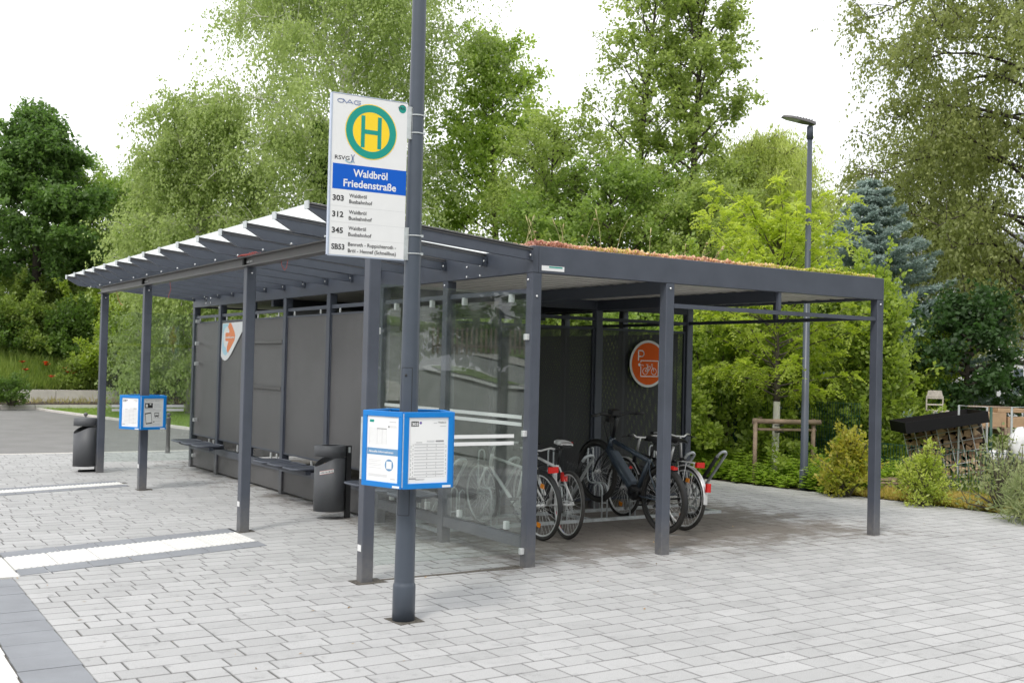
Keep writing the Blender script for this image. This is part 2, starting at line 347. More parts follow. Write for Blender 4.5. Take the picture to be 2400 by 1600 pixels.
def make_paving():
    V = []; T = []
    ch = .176; g = .0042; b = .0045; y = -7.6
    def slab(x0, x1, y0, y1, t, dz):
        z = dz; X = (x0, x0+b, x1-b, x1); Y = (y0, y0+b, y1-b, y1); zl = z-b*.8
        a = [(X[1], Y[1], z), (X[2], Y[1], z), (X[2], Y[2], z), (X[1], Y[2], z)]
        o = [(X[0], Y[0], zl), (X[3], Y[0], zl), (X[3], Y[3], zl), (X[0], Y[3], zl)]
        d = [(X[0], Y[0], -.04), (X[3], Y[0], -.04), (X[3], Y[3], -.04), (X[0], Y[3], -.04)]
        V.append(a); T.append(t)
        for i in range(4):
            j = (i+1) % 4; V.append([o[i], o[j], a[j], a[i]]); V.append([d[i], d[j], o[j], o[i]]); T.extend((-.75, -1))
    rr = random.Random(3)
    while y < 12.55:
        x = -3.797-.018*(1.3-min(y, 1.3))
        xe = xborder(y+ch/2)
        if y > 2.2: x = -5.2
        x += 0
        first = True
        while x < xe:
            L_ = rr.choice([.20, .265, .265, .33]) if not first else rr.choice([.12, .2, .3]); first = False
            x1 = min(x+L_, xe)
            cx_, cy_ = (x+x1)/2, y+ch/2
            if x1-x > .03 and not in_strip(cx_, cy_, T1, .42) and not in_strip(cx_, cy_, T2, .26):
                t = rr.random()
                if rr.random() < .05: t = t*.4
                gj = g*.8+(rr.random() < .2)*rr.random()*.003
                slab(x+gj*.7, x1-gj, y+g*.8, y+ch-g*.8-(.0015 if rr.random() < .3 else 0), t, rr.uniform(-.0012, .0012))
            x = x1
        y += ch
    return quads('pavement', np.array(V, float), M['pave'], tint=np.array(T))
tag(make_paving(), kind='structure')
pb = MB(); ys = [-8, .28, 1.43, 2.49, 3.7, 5.0, 12.62]
pb.add([(-5.2, -8, -.009), (8.0, -8, -.009)]+[(xborder(q)+.05, q, -.009) for q in ys[1:]]+[(-5.2, 12.62, -.009)], [tuple(range(9))])
struct('paving_bed', pb, M['bed'])
# slab bands in grey and white: tactile guides and platform edge
M['slabg'] = mat('grey_slab', (.24, .25, .268), .8, var=.12, vscale=2.5, bump=.3, bscale=150)
M['slabw'] = mat('white_slab', (.69, .68, .655), .75, var=.04, vscale=6, bump=.3, bscale=150)
def tactile(T, hw, hg, step, seed):
    O, D = T; L_ = np.linalg.norm(D); u = D/L_; n = np.array([0, 1.]); wm = MB(); gm = MB(); rr = random.Random(seed)
    def P(a, c, z): q = O+u*a+n*c; return (q[0], q[1], z)
    def blk(mb, a0, a1, c0, c1, z): mb.add([P(a0, c0, -.03), P(a1, c0, -.03), P(a1, c1, -.03), P(a0, c1, -.03), P(a0+.003, c0+.003, z), P(a1-.003, c0+.003, z), P(a1-.003, c1-.003, z), P(a0+.003, c1-.003, z)],
                                         [(4, 5, 6, 7), (0, 1, 5, 4), (1, 2, 6, 5), (2, 3, 7, 6), (3, 0, 4, 7)])
    a = -.0
    while a < L_-.05:
        a1 = min(a+step, L_)
        blk(wm, a+.002, a1-.002, -hw, hw, .005)
        k = a+.02
        while k < a1-.02: blk(wm, k, k+.024, -hw+.004, hw-.004, .010); k += .05
        for s_ in (-1, 1):
            o_ = .13*s_; c0, c1 = (hw+.004, hg) if s_ > 0 else (-hg, -hw-.004)
            blk(gm, a+.002+(o_ if a > .1 else 0), a1-.002+(o_ if a1 < L_-.1 else 0), c0, c1, .005)
        a = a1
    struct('tactile_guide_strip', wm, M['slabw']); struct('tactile_strip_border', gm, M['slabg'])
tactile(T1, .30, .565, .36, 1); tactile(T2, .145, .365, .36, 2)
kb = MB(); y = -8.0; k = 0
while y < 1.1:
    xr = -3.795-.018*(1.3-y)
    kb.box(xr-.335, xr-.004, y+.003, y+.30-.003, -.03, .002+random.uniform(-.001, .001)); y += .30
struct('platform_border', kb, M['slabg'])
kw = MB(); y = -8.0
while y < 12.5:
    xr = -3.80-.018*(1.3-min(y, 1.3)); xa = xr-.34 if y < 1.28 else -4.2
    kw.box(xa-.42, xa-.002, y+.003, y+.497, -.03, .003); y += .5
for i in range(2):
    kw.box(-4.19, -3.97, 1.36+i*.46, 1.36+i*.46+.455, -.03, .004); kw.box(-3.965, -3.745, 1.36+i*.46, 1.36+i*.46+.455, -.03, .004)
struct('platform_edge', kw, M['slabw'])
st = MB().box(-4.95, -4.64, -8, 12.6, -.15, -.001)
struct('bus_kerb', st, M['conc'])
struct('street', MB().add([(-12, -60, -.15), (-4.95, -60, -.15), (-4.95, 60, -.15), (-12, 60, -.15)], [(0, 1, 2, 3)]), M['asph2'])
# car park behind, its kerb, lawn and planting strip
struct('flush_kerb', MB().box(-4.9, 6.2, 12.62, 12.74, -.1, .003), M['conc'])
struct('asphalt_yard', MB().add([(-4.9, 12.74, -.004), (12, 12.74, -.004), (12, 16, -.004), (5, 18.9, -.004), (2.74, 18.89, -.004), (1.9, 24, -.004), (1.3, 27.8, -.004), (1.1, 29.3, -.004), (-8, 29.3, -.004), (-8, 12.74, -.004)], [tuple(range(10))]), M['asph'])
lawn = MB().add([(3.2, 16.5, .03), (20, 15.2, .03), (20, 29.3, .03), (1.1, 29.3, .03), (1.3, 27.8, .03), (1.9, 24, .03), (2.74, 18.9, .03)], [tuple(range(7))])
struct('lawn', lawn, M['lawn'])
ek = MB(); q = [(1.12, 29.25), (1.3, 27.8), (1.9, 24), (2.74, 18.9), (3.2, 16.5), (20, 15.2)]
for a, b in zip(q, q[1:]):
    ek.add([(a[0]-.14, a[1], -.05), (b[0]-.14, b[1], -.05), (b[0], b[1], -.05), (a[0], a[1], -.05), (a[0]-.14, a[1], .05), (b[0]-.14, b[1], .05), (b[0], b[1], .05), (a[0], a[1], .05)],
           [(4, 5, 6, 7), (0, 1, 5, 4), (2, 3, 7, 6), (1, 2, 6, 5), (3, 0, 4, 7)])
struct('lawn_kerb', ek, M['conc'])
fk = MB(); x = -8
while x < 16: fk.box(x+.01, x+.99, 29.3, 29.46, -.1, .14); x += 1
struct('yard_kerb', fk, M['conc'])
struct('planting_soil', MB().box(-8, 18, 29.46, 31.5, -.1, .16), M['soil'])
fw = MB(); x = -8
while x < 14: fw.box(x+.01, x+1.99, 31.5, 31.8, 0, .54); x += 2
o = fw.build('low_wall', M['conc']); tag(o, 'low pale concrete retaining wall at the foot of the green bank', 'wall')
# bank rising behind the wall
nx, ny = 44, 30; bv = []; bf = []
for j in range(ny+1):
    for i in range(nx+1):
        X = -8+44*i/nx; Y = 31.8+32*j/ny; t = (Y-31.8)
        z = .45+min(3.4, t*.36)+.12*math.sin(X*1.3+t)+.08*math.sin(X*3.1-t*2)
        if X > 12: z -= min(1, (X-12)/8)*(z-.2)
        bv.append((X, Y, z))
for j in range(ny):
    for i in range(nx): a = j*(nx+1)+i; bf.append((a, a+1, a+nx+2, a+nx+1))
struct('bank', MB().add(bv, bf), M['bank'])
def bankz(X, Y): return .45+min(3.4, max(0, Y-31.8)*.36) if Y > 31.7 else 0
# planting bed on the right
struct('planting_bed', MB().add([(8.0+.0, -8, .0), (30, -8, .0), (30, 14, .0), (6.25, 12.7, .0)]+[(xborder(q_)+.03, q_, .0) for q_ in (5.0, 3.7, 2.49, 1.43, .28)], [tuple(range(9))]), M['soil'])

# ------------------------------------------------------------------ the shelter
S = empty('bus_shelter', (0, 0, 0), 'anthracite steel bus shelter with glass canopy and planted flat roof over bicycle parking', 'bus shelter')
t = .098; HB, HT = 2.5, 2.73
WY = [0, 1.467, 2.87, 4.28, 5.68, 7.0, 8.31, 9.59]
PY = [0, 2.82, 6.69, 9.08]; PX = -1.517
def post(x, y, h, z0=-.02): return MB().rbox(x, x+t, y, y+t, z0, h).build('post', M['steel'], S)
BM = []
for i, y in enumerate(WY): post(0, y, HB-.002)
for y in PY: post(PX, y, 2.618)
post(1.487, 0, HB-.002); post(4.418, 0, HB-.002)
for x in (1.487, 2.95, 4.418): post(x, 3.0, HB-.002)
for y in WY[3:]: post(4.418, y+.06, HB-.002)
for x in (1.5, 2.95): post(x, 9.59, HB-.002)
# fascia
def part(name, mb, m, sm=False): return mb.build(name, m, S, sm)
bevel(part('fascia', MB().box(.062, 4.516, 0, .06, HB, HT), M['steel']), .004)
bevel(part('fascia', MB().box(0, .06, 0, 9.69, HB, HT-.001), M['steel']), .004)
part('fascia', MB().box(4.456, 4.515, .062, 9.69, HB, HT-.001), M['steel'])
part('fascia', MB().box(.062, 4.454, 9.63, 9.69, HB, HT-.001), M['steel'])
for x in (1.50, 2.96): part('roof_beam', MB().box(x, x+.07, .062, 9.62, 2.405, 2.522), M['steel2'])
part('roof_beam', MB().box(.062, 4.45, 3.01, 3.08, 2.415, 2.522), M['steel2'])
for y in (6.3,): part('roof_beam', MB().box(.062, 4.45, y, y+.08, 2.415, 2.522), M['steel2'])
# trapezoidal roof sheet, ribs along x
rs = MB(); y = .065; P = []
while y < 9.6:
    for (dy, z) in ((0, 2.525), (.10, 2.525), (.12, 2.575), (.19, 2.575), (.207, 2.525)): P.append((y+dy, z))
    y += .207
v = [(x, a, z) for x in (.065, 4.45) for a, z in P if a < 9.62]; n = len(v)//2
part('roof_sheet', MB().add(v, [(i, i+1, n+i+1, n+i) for i in range(n-1)]), M['sheet'])
part('roof_substrate', MB().box(.065, 4.45, .065, 9.62, 2.60, 2.715), M['soil'])
# rails under the fascia of the bicycle bay
part('rail', MB().box(1.487+t, 4.418, .02, .055, 2.275, 2.315), M['steel'])
part('rail', MB().box(4.44, 4.475, t, 3.0, 2.285, 2.325), M['steel2'])
part('hanger', MB().box(2.95, 2.99, .015, .05, 2.317, 2.52), M['steel'])
part('hanger', MB().box(4.435, 4.48, 1.48, 1.53, 2.327, 2.52), M['steel2'])
# canopy rafters with caps and bolts, glass, gutter
RYs = [.012, .776, 1.53, 2.25, 2.97, 3.68, 4.39, 5.075, 5.755, 6.425, 7.09, 7.755, 8.395, 9.03, 9.63]
OX = [-2.03, -2.0, -1.985, -1.97, -1.965, -1.96, -1.955, -1.95, -1.94, -1.935, -1.93, -1.925, -1.92, -1.915, -1.91]
def zt(x): return 2.70+(-x)*.0895
for i, (y, ox) in enumerate(zip(RYs, OX)):
    prof = [(-.002, zt(0)), (ox, zt(ox)), (ox, zt(ox)-.03), (ox+.17, zt(ox)-.125), (-.002, 2.605)]
    r_ = part('rafter', MB().ext(prof, (0, y, 0), (1, 0, 0), (0, 0, 1), (0, 1, 0), .045), M['steel'])
    fl = MB().ext([(-.002, zt(0)+.001), (ox, zt(ox)+.001), (ox, zt(ox)+.013), (-.002, zt(0)+.013)], (0, y-.012, 0), (1, 0, 0), (0, 0, 1), (0, 1, 0), .069)
    fl.ext([(-.002, zt(0)-.016), (ox, zt(ox)-.016), (ox, zt(ox)-.010), (-.002, zt(0)-.010)], (0, y-.009, 0), (1, 0, 0), (0, 0, 1), (0, 1, 0), .063)
    fl.build('glazing_bar', M['gut'], r_)
    MB().ext([(ox-.012, zt(ox)-.035), (ox-.001, zt(ox)-.035), (ox-.001, zt(ox)+.027), (ox-.012, zt(ox)+.027)], (0, y-.016, 0), (1, 0, 0), (0, 0, 1), (0, 1, 0), .077).build('end_cap', M['galv'], r_)
    bb = MB().ball((-1.57, y-.004, zt(-1.57)-.10), .011, 5); bb.build('bolt', M['bolt'], r_, True)
    bk = MB().box(-.03, -.003, y-.035, y-.001, 2.60, 2.685); bk.build('bracket', M['steel2'], r_)
    MB().ball((-.031, y-.02, 2.645), .010, 5).build('bolt', M['bolt'], r_, True)
for i in range(14):
    y0, y1 = RYs[i]+.047, RYs[i+1]-.002; ox = OX[i+1]+.004
    part('roof_pane', MB().ext([(-.01, zt(0)+.014), (ox, zt(ox)+.014), (ox, zt(ox)+.022), (-.01, zt(0)+.022)], (0, y0-.02, 0), (1, 0, 0), (0, 0, 1), (0, 1, 0), y1-y0+.04), M['glassr'])
# C-shaped beam over the outer posts
gy = [0, 2.87, 6.74, 9.2]
for a, b in zip(gy, gy[1:]):
    g_ = MB().ext([(-1.56, 2.62), (-1.44, 2.62), (-1.44, 2.716), (-1.56, 2.716), (-1.56, 2.706), (-1.515, 2.706), (-1.515, 2.630), (-1.56, 2.630)], (0, a+.003, 0), (1, 0, 0), (0, 0, 1), (0, 1, 0), b-a-.006)
    go = part('eaves_beam', g_, M['gut'])
    if b < 9.1:
        MB().box(-1.545, -1.516, b-.02, b+.02, 2.631, 2.705).build('splice_plate', M['dark'], go)
        sl = MB()
        for q_ in range(4): sl.box(-1.520, -1.516, b-.19+q_*.045, b-.175+q_*.045, 2.655, 2.675)
        sl.build('slot', M['white'], go)
for y in PY:
    part('bolt', MB().ball((PX+.05, y-.003, 2.56), .010, 5), M['bolt'], True)
for x, y, z in [(.045, -.004, 2.3), (1.53, -.004, 2.45), (4.46, -.004, 2.45), (-.004, .06, 2.44), (-.004, 1.52, 2.46), (-.004, 8.36, 2.46), (-.004, .86, 2.61), (-.004, .86, 2.52), (-.004, 1.1, 2.61), (-.004, 1.1, 2.52), (-.004, 8.78, 2.62), (-.004, 8.78, 2.55), (-.004, 9.0, 2.62), (-.004, 9.0, 2.55)]:
    part('bolt', MB().ball((x, y, z), .011, 5), M['bolt'], True)
# wall bays
def clamp(x, y, z, dx=.02, dy=.02, dz=.03): return bevel(part('clamp', MB().box(x-dx, x+dx, y-dy, y+dy, z-dz, z+dz), M['clampw']), .004)
for i in range(7):
    y0, y1 = WY[i]+t+.002, WY[i+1]-.002
    part('rail', MB().box(.028, .068, y0, y1, 2.327, 2.369), M['steel'])
    if i < 2:
        part('rail', MB().box(.01, .075, y0, y1, .155, .25), M['steel'])
        gp = part('glass_pane', MB().box(.03, .038, y0+.02, y1-.01, .27, 2.28), M['glass2'])
        for z in (.31, 2.295):
            for f_ in (.2, .8): clamp(.033, y0+f_*(y1-y0), z, .022, .022, .035)
        if i == 0 or i == 1:
            for z in (1.262, 1.200): MB().box(.0265, .0285, y0+.06, y1-.05, z-.016, z+.016).build('warning_stripe', M['white'], gp)
    else:
        part('panel_frame', MB().box(.018, .034, y0, y0+.02, .51, 2.27).box(.018, .034, y1-.02, y1, .51, 2.27).box(.018, .034, y0+.02, y1-.02, 2.25, 2.27).box(.018, .034, y0+.02, y1-.02, .51, .53), M['steel'])
        part('wall_panel', MB().box(.026, .044, y0+.02, y1-.02, .53, 2.25), M['panel'])
        part('seat_beam', MB().box(.0, .07, y0, y1, .29, .384), M['steel'])
        part('skirt_panel', MB().box(.03, .045, y0, y1, .03, .288), M['panel'])
        for f_ in (.18, .82): clamp(.03, y0+f_*(y1-y0), 2.298, .009, .012, .027)
        for f_ in (.12, .3): clamp(.03, y0+f_*(y1-y0), .445, .012, .012, .05)
        if i == 4:
            for z in (1.945, 1.34): part('display_rail', MB().box(-.004, .016, y0, y1, z-.02, z+.02), M['gut'])
# seats: perforated plates with a tubular rim on arms
def seat(y):
    s_ = MB(); pts = []
    hx, hy, r_ = .19, .205, .09; cx_ = -.245
    for k in range(4):
        ccx = cx_+(hx-r_)*(1 if k in (0, 3) else -1); ccy = y+(hy-r_)*(1 if k < 2 else -1)
        for j in range(7):
            a = math.pi/2*k+math.pi/2*j/6; pts.append((ccx+r_*math.cos(a), ccy+r_*math.sin(a)))
    so = MB().prism([(p[0], p[1]) for p in pts], .452, .460).build('seat', M['steel2'], S)
    MB().tube([(p[0], p[1], .456) for p in pts+pts[:1]], .012, 8, False).build('seat_rim', M['steel'], so, True)
    return so
for c in (8.98, 8.47, 7.95, 5.36, 4.87, 4.36, 2.62, 2.12, 1.62): seat(c)
for a, b in ((7.72, 9.2), (4.15, 5.6), (1.45, 2.85)):
    part('seat_support', MB().box(-.30, -.235, a, b, .395, .44).box(-.235, -.0, a+.25, a+.30, .395, .44).box(-.235, -.0, b-.3, b-.25, .395, .44), M['steel2'])
# cross panes at both ends
def cross_pane(y, z0, z1, x0=PX+t+.02, x1=-.02): return part('glass_pane', MB().box(x0, x1, y, y+.008, z0, z1), M['glass'])
gp = cross_pane(.05, .12, 2.32)
for z in (1.112, 1.052): MB().box(-1.37, -.12, .046, .0485, z-.015, z+.015).build('warning_stripe', M['white'], gp)
for z in (1.95, 1.13, .135):
    clamp(-.005, .05, z, .028, .022, .026); clamp(PX+t+.005, .05, z, .02, .022, .026)
g1 = cross_pane(9.35, .13, 1.865); g2 = cross_pane(9.35, 1.905, 2.38)
for z in (.965, .903): MB().box(-1.27, -.2, 9.346, 9.3485, z-.018, z+.018).build('warning_stripe', M['white'], g1)
for z in (2.28, 1.935, 1.62, .75, .2):
    clamp(-.02, 9.35, z, .03, .02, .026); clamp(PX+t+.01, 9.35, z, .03, .02, .026)
# expanded metal walls of the locked bicycle cage
for x0, x1 in ((.1, 1.485), (1.487+t, 2.95), (2.95+t, 4.418)):
    part('mesh_panel', MB().add([(x0+.02, 3.05, .12), (x1-.02, 3.05, .12), (x1-.02, 3.05, 2.17), (x0+.02, 3.05, 2.17)], [(0, 1, 2, 3)]), M['mesh'])
    part('mesh_frame', MB().box(x0, x0+.03, 3.03, 3.06, .09, 2.2).box(x1-.03, x1, 3.03, 3.06, .09, 2.2).box(x0+.03, x1-.03, 3.03, 3.06, 2.17, 2.2).box(x0+.03, x1-.03, 3.03, 3.06, .09, .12), M['steel2'])
    part('rail', MB().box(x0, x1, 3.02, 3.06, 2.28, 2.32), M['steel2'])
cy = [3.1]+[q_+.06 for q_ in WY[3:]]
for a, b in zip(cy, cy[1:]):
    part('mesh_panel', MB().add([(4.45, a+.12, .12), (4.45, b-.02, .12), (4.45, b-.02, 2.17), (4.45, a+.12, 2.17)], [(0, 1, 2, 3)]), M['mesh'])
    part('rail', MB().box(4.43, 4.47, a+.1, b, 2.28, 2.32), M['steel2'])
part('mesh_panel', MB().add([(.1, 9.64, .12), (4.4, 9.64, .12), (4.4, 9.64, 2.17), (.1, 9.64, 2.17)], [(0, 1, 2, 3)]), M['mesh'])
# small plates
pl = part('maker_plate', MB().box(.09, .325, -.004, -.001, 2.522, 2.565), M['white'])
MB().box(.165, .305, -.006, -.0045, 2.549, 2.560).build('plate_print', M['sgrn'], pl)
for (x, y, z) in ((PX-.001, .02, .26), (PX-.001, 2.84, .27), (PX-.001, 6.71, .3)):
    part('sticker', MB().box(x-.003, x, y, y+.06, z-.02, z+.03), M['white'])
part('seat_back_strip', MB().box(PX-.012, PX-.002, .03, .06, .80, 1.28), M['galv'])
# gravel-filled cut-outs around post feet, dirt line below the cross pane
M['grit'] = mat('grit', (.10, .09, .075), .95, var=.7, vscale=60, bump=1, bscale=90)
for n_, (x0, x1, y0, y1) in enumerate(((PX-.05, PX+.20, -.05, .14), (PX-.02, PX+.16, 2.80, 2.95), (PX-.02, PX+.18, 6.67, 6.83), (-1.89, -1.67, -1.35, -1.14), (-.03, .0, .0, .11))):
    g_ = np.random.default_rng(n_); P_ = [(x0+(x1-x0)*a+g_.normal(0, .008), y0+(y1-y0)*b_+g_.normal(0, .008)) for a, b_ in ((0, 0), (.33, 0), (.66, 0), (1, 0), (1, .5), (1, 1), (.66, 1), (.33, 1), (0, 1), (0, .5))]
    struct('post_gravel', MB().prism(P_, -.02, .0035), M['grit'])
struct('dirt_line', MB().prism([(-1.38, .035), (-.9, .03), (-.4, .02), (-.06, .0), (-.06, .11), (-.35, .10), (-.7, .075), (-1.1, .085), (-1.38, .07)], -.02, .0034), M['grit'])
_g = np.random.default_rng(77); _n = 220; _p = np.stack([_g.uniform(-4, 7, _n), _g.uniform(-5.5, 9, _n), np.full(_n, .006)], 1); _a = _g.uniform(0, 6.28, _n); _l = _g.uniform(.006, .022, _n)[:, None]
_u = np.stack([np.cos(_a), np.sin(_a), np.full(_n, .15)], 1)*_l; _w = np.stack([-np.sin(_a), np.cos(_a), np.full(_n, .1)], 1)*_l*.4
tag(quads('leaf_litter', np.stack([_p-_u, _p-_w, _p+_u, _p+_w], 1), leafmat('litter', (.10, .07, .04), (.42, .26, .10), .1), tint=_g.random(_n)), 'small dry leaves and bits scattered over the paving', 'leaf litter', kind='stuff')
# planting on the flat roof
def blades(n, X, Y, Z, h, w_, spread, seed, tilt=.5):
    g = np.random.default_rng(seed)
    p = np.stack([g.uniform(*X, n), g.uniform(*Y, n), np.full(n, Z)], 1)
    d = g.normal(0, 1, (n, 3))*tilt; d[:, 2] = 1; d /= np.linalg.norm(d, axis=1)[:, None]
    hh = g.uniform(.5, 1.3, n)[:, None]*h
    s_ = np.cross(d, g.normal(0, 1, (n, 3))); s_ /= np.linalg.norm(s_, axis=1)[:, None]; s_ = s_*w_*g.uniform(.6, 1.4, n)[:, None]
    return p, np.stack([p, p+d*hh*.55+s_, p+d*hh, p+d*hh*.55-s_], 1), g
def sedum():
    n = 90000; g = np.random.default_rng(5)
    x = g.uniform(.08, 4.44, n); y = .07+9.5*g.random(n)**2.2
    # mat height varies in soft clumps
    hgt = .055+.008*np.sin(x*7+np.sin(y*5))*np.sin(y*6+1)+.012*np.sin(x*31+2*np.sin(y*17))*np.sin(y*37+x*9)+.010*np.clip(1.6-x, 0, 1.6)
    z = 2.715+np.clip(hgt*.8, .015, .2)*g.random(n)**.5
    d = g.normal(0, .7, (n, 3)); d[:, 2] = np.abs(d[:, 2])+.3; d /= np.linalg.norm(d, axis=1)[:, None]
    s_ = np.cross(d, g.normal(0, 1, (n, 3))); s_ /= np.linalg.norm(s_, axis=1)[:, None]
    L_ = g.uniform(.010, .024, n)[:, None]*(1+.6*(g.random((n, 1)) < .06)); p = np.stack([x, y, z], 1)
    Q = np.stack([p, p+d*L_*.6+s_*L_*.45, p+d*L_, p+d*L_*.6-s_*L_*.45], 1)
    mixv = .5+.5*np.sin(x*3.1+1.5*np.sin(y*2.2+x)+.6)*np.cos(y*2.7+.5)
    tt = np.clip(mixv*.5+.22+g.normal(0, .22, n)-.13*(x-2.2), 0, 1)
    m = leafmat('sedum_leaf', (.42, .45, .07), (.52, .20, .15), .2); cr = [q_ for q_ in m.node_tree.nodes if q_.type == 'VALTORGB'][0].color_ramp
    cr.elements[0].color = (.40, .46, .06, 1); cr.elements[1].color = (.42, .20, .15, 1)
    for pos, c in ((.3, (.68, .62, .22)), (.52, (.78, .60, .42)), (.8, (.76, .50, .41))):
        e = cr.elements.new(pos); e.color = (*c, 1)
    tag(quads('roof_sedum', Q, m, tint=tt), 'pink and yellow stonecrop growing on the flat roof', 'sedum', kind='stuff')
    # tall dry grass stems
    sm = MB(); rr = random.Random(11)
    for k in range(30):
        x0 = rr.choice([rr.uniform(.05, 1.7), rr.uniform(.05, .9), rr.uniform(2.0, 2.6)]) if k < 60 else rr.uniform(.1, 4.2)
        y0 = rr.uniform(.1, 1.6); h = rr.uniform(.15, .42) if x0 < 1.7 else rr.uniform(.12, .24)
        lx, ly = rr.uniform(-.12, .18), rr.uniform(-.1, .1)
        sm.tube([(x0, y0, 2.73), (x0+lx*.4, y0+ly*.4, 2.73+h*.6), (x0+lx, y0+ly, 2.73+h)], [.0022, .0018, .0008], 4)
        if rr.random() < .5: sm.tube([(x0+lx*.75, y0+ly*.75, 2.73+h*.84), (x0+lx*.9, y0+ly*.9, 2.73+h*.94), (x0+lx, y0+ly, 2.73+h*1.02)], [.003, .006, .001], 5)
        elif rr.random() < .4: sm.lathe([(.001, 0), (.014, .008), (.018, .014), (.001, .02)], (x0+lx, y0+ly, 2.73+h-.01), 6)
    M['straw'] = mat('dry_grass', (.50, .44, .24), .8, var=.2)
    tag(sm.build('roof_grass', M['straw']), 'dry grass stems standing tall on the planted roof', 'grass', kind='stuff')
sedum()
# ------------------------------------------------------------------ lettering
def text2d(s, bold=0.0):
    c = bpy.data.curves.new('t', 'FONT'); c.body = s; c.size = 1; c.offset = bold; c.resolution_u = 3
    o = bpy.data.objects.new('t', c); COL.objects.link(o)
    dg = bpy.context.evaluated_depsgraph_get(); me = bpy.data.meshes.new_from_object(o.evaluated_get(dg))
    v = np.array([(q.co.x, q.co.y) for q in me.vertices]); f = [tuple(p.vertices) for p in me.polygons]
    bpy.data.objects.remove(o); bpy.data.curves.remove(c); bpy.data.meshes.remove(me)
    return v, f
def put_text(mb, s, fr, x0, x1, y0, h, bold=0.0, lift=.0012, skew=0, rot=0):
    """fit text between x0..x1 with cap height h, baseline y0, in frame fr=(O,A,B,N)"""
    v, f = text2d(s, bold); v = v.copy(); v[:, 0] -= v[:, 0].min(); v[:, 0] *= (x1-x0)/max(1e-6, v[:, 0].max()); v[:, 1] *= h/.73
    if rot: v = v @ np.array([[math.cos(rot), math.sin(rot)], [-math.sin(rot), math.cos(rot)]])
    v[:, 0] += x0; v[:, 1] += y0
    O, A, B, N = [np.array(q, float) for q in fr]
    mb.add([O+a*A+b*B+N*lift for a, b in v], f); return mb
def flat(mb, P, fr, t=.001, lift=.0):
    O, A, B, N = [np.array(q, float) for q in fr]; return mb.ext(P, O+N*lift, A, B, N, t)
def rect(x0, x1, y0, y1): return [(x0, y0), (x1, y0), (x1, y1), (x0, y1)]
def disc(cx, cy, r, n=48): return [(cx+r*math.cos(2*math.pi*i/n), cy+r*math.sin(2*math.pi*i/n)) for i in range(n)]
def annulus(mb, cx, cy, r0, r1, fr, lift, n=56):
    O, A, B, N = [np.array(q, float) for q in fr]; v = []
    for i in range(n):
        a = 2*math.pi*i/n
        for r_ in (r0, r1): v.append(O+A*(cx+r_*math.cos(a))+B*(cy+r_*math.sin(a))+N*lift)
    return mb.add(v, [(2*i, 2*i+1, (2*i+3) % (2*n), (2*i+2) % (2*n)) for i in range(n)])
def stroke(mb, pts, w_, fr, lift):
    for (a, b), (c, d) in zip(pts, pts[1:]):
        l = math.hypot(c-a, d-b); nx_, ny_ = -(d-b)/l*w_/2, (c-a)/l*w_/2; ex, ey = (c-a)/l*w_/3, (d-b)/l*w_/3
        flat(mb, [(a+nx_-ex, b+ny_-ey), (a-nx_-ex, b-ny_-ey), (c-nx_+ex, d-ny_+ey), (c+nx_+ex, d+ny_+ey)], fr, .0006, lift)
    return mb
# ------------------------------------------------------------------ lamp pole in front and the stop sign on it
PC = (-1.79, -1.24)
lp = empty('lamp_pole', (0, 0, 0), 'tall tapering slate-grey pole in the foreground carrying the stop sign and a timetable box', 'pole')
MB().lathe([(.0001, -.03), (.0755, -.03), (.0755, .225), (.0735, .24), (.0675, .25), (.0672, .26), (.0555, 2.4), (.0465, 4.15), (.040, 6.2), (.0001, 6.2)], (*PC, 0), 40).build('pole', M['pole'], lp, True)
hv = []; a0 = math.atan2(-7.8+1.24, -5.2+1.79)
def cyl_plate(r_of, z0, z1, th0, th1, n=10):
    mb = MB(); v = []
    for z in (z0, z1):
        for i in range(n+1):
            a = th0+(th1-th0)*i/n; r_ = r_of(z); v.append((PC[0]+r_*math.cos(a), PC[1]+r_*math.sin(a), z))
    return mb.add(v, [(i, i+1, n+2+i, n+1+i) for i in range(n)])
rp = lambda z: .0672-.00547*(z-.26)
ho = cyl_plate(lambda z: rp(z)+.0015, .70, 1.672, a0-1.0, a0+.28).build('access_door', M['pole'], lp, True)
gr = MB(); 
for th in (a0-1.0, a0+.28): gr.tube([(PC[0]+(rp(z)+.001)*math.cos(th), PC[1]+(rp(z)+.001)*math.sin(th), z) for z in (.70, 1.672)], .0018, 4)
for z in (.70, 1.672): gr.tube([(PC[0]+(rp(z)+.001)*math.cos(a0-1.0+1.28*i/8), PC[1]+(rp(z)+.001)*math.sin(a0-1.0+1.28*i/8), z) for i in range(9)], .0018, 4)
gr.build('door_gap', M['dark'], ho)
MB().ball((PC[0]+rp(1.62)*math.cos(a0-.42), PC[1]+rp(1.62)*math.sin(a0-.42), 1.622), .010, 6).build('lock', M['ink'], ho, True)
# stop sign
ga = R(-2.53); A_ = np.array([math.cos(ga), math.sin(ga), 0]); N_ = np.array([math.sin(ga), -math.cos(ga), 0]); Wd, Hg = .527, 1.035
O_ = np.array([-1.868, -1.266, 2.387])-A_*Wd
fr = (O_, A_, (0, 0, 1), N_)
sg = empty('bus_stop_sign', (float(O_[0]), float(O_[1]), 2.387), 'white bus stop sign with a green H on yellow, clamped to the foreground pole', 'bus stop sign')
def sp(name, mb, m, par=None):
    o = mb.build(name, m, par or sg)
    if par is None: o.location = -sg.location
    return o
pan = MB(); flat(pan, rect(0, Wd, 0, Hg), fr, -.026)
pan_o = sp('panel', pan, M['white'])
ep = MB(); flat(ep, rect(-.010, -.001, -.002, Hg+.002), fr, -.03, .003); flat(ep, rect(0, Wd, -.008, -.001), fr, -.03, .002); flat(ep, rect(0, Wd, Hg+.001, Hg+.006), fr, -.03, .002)
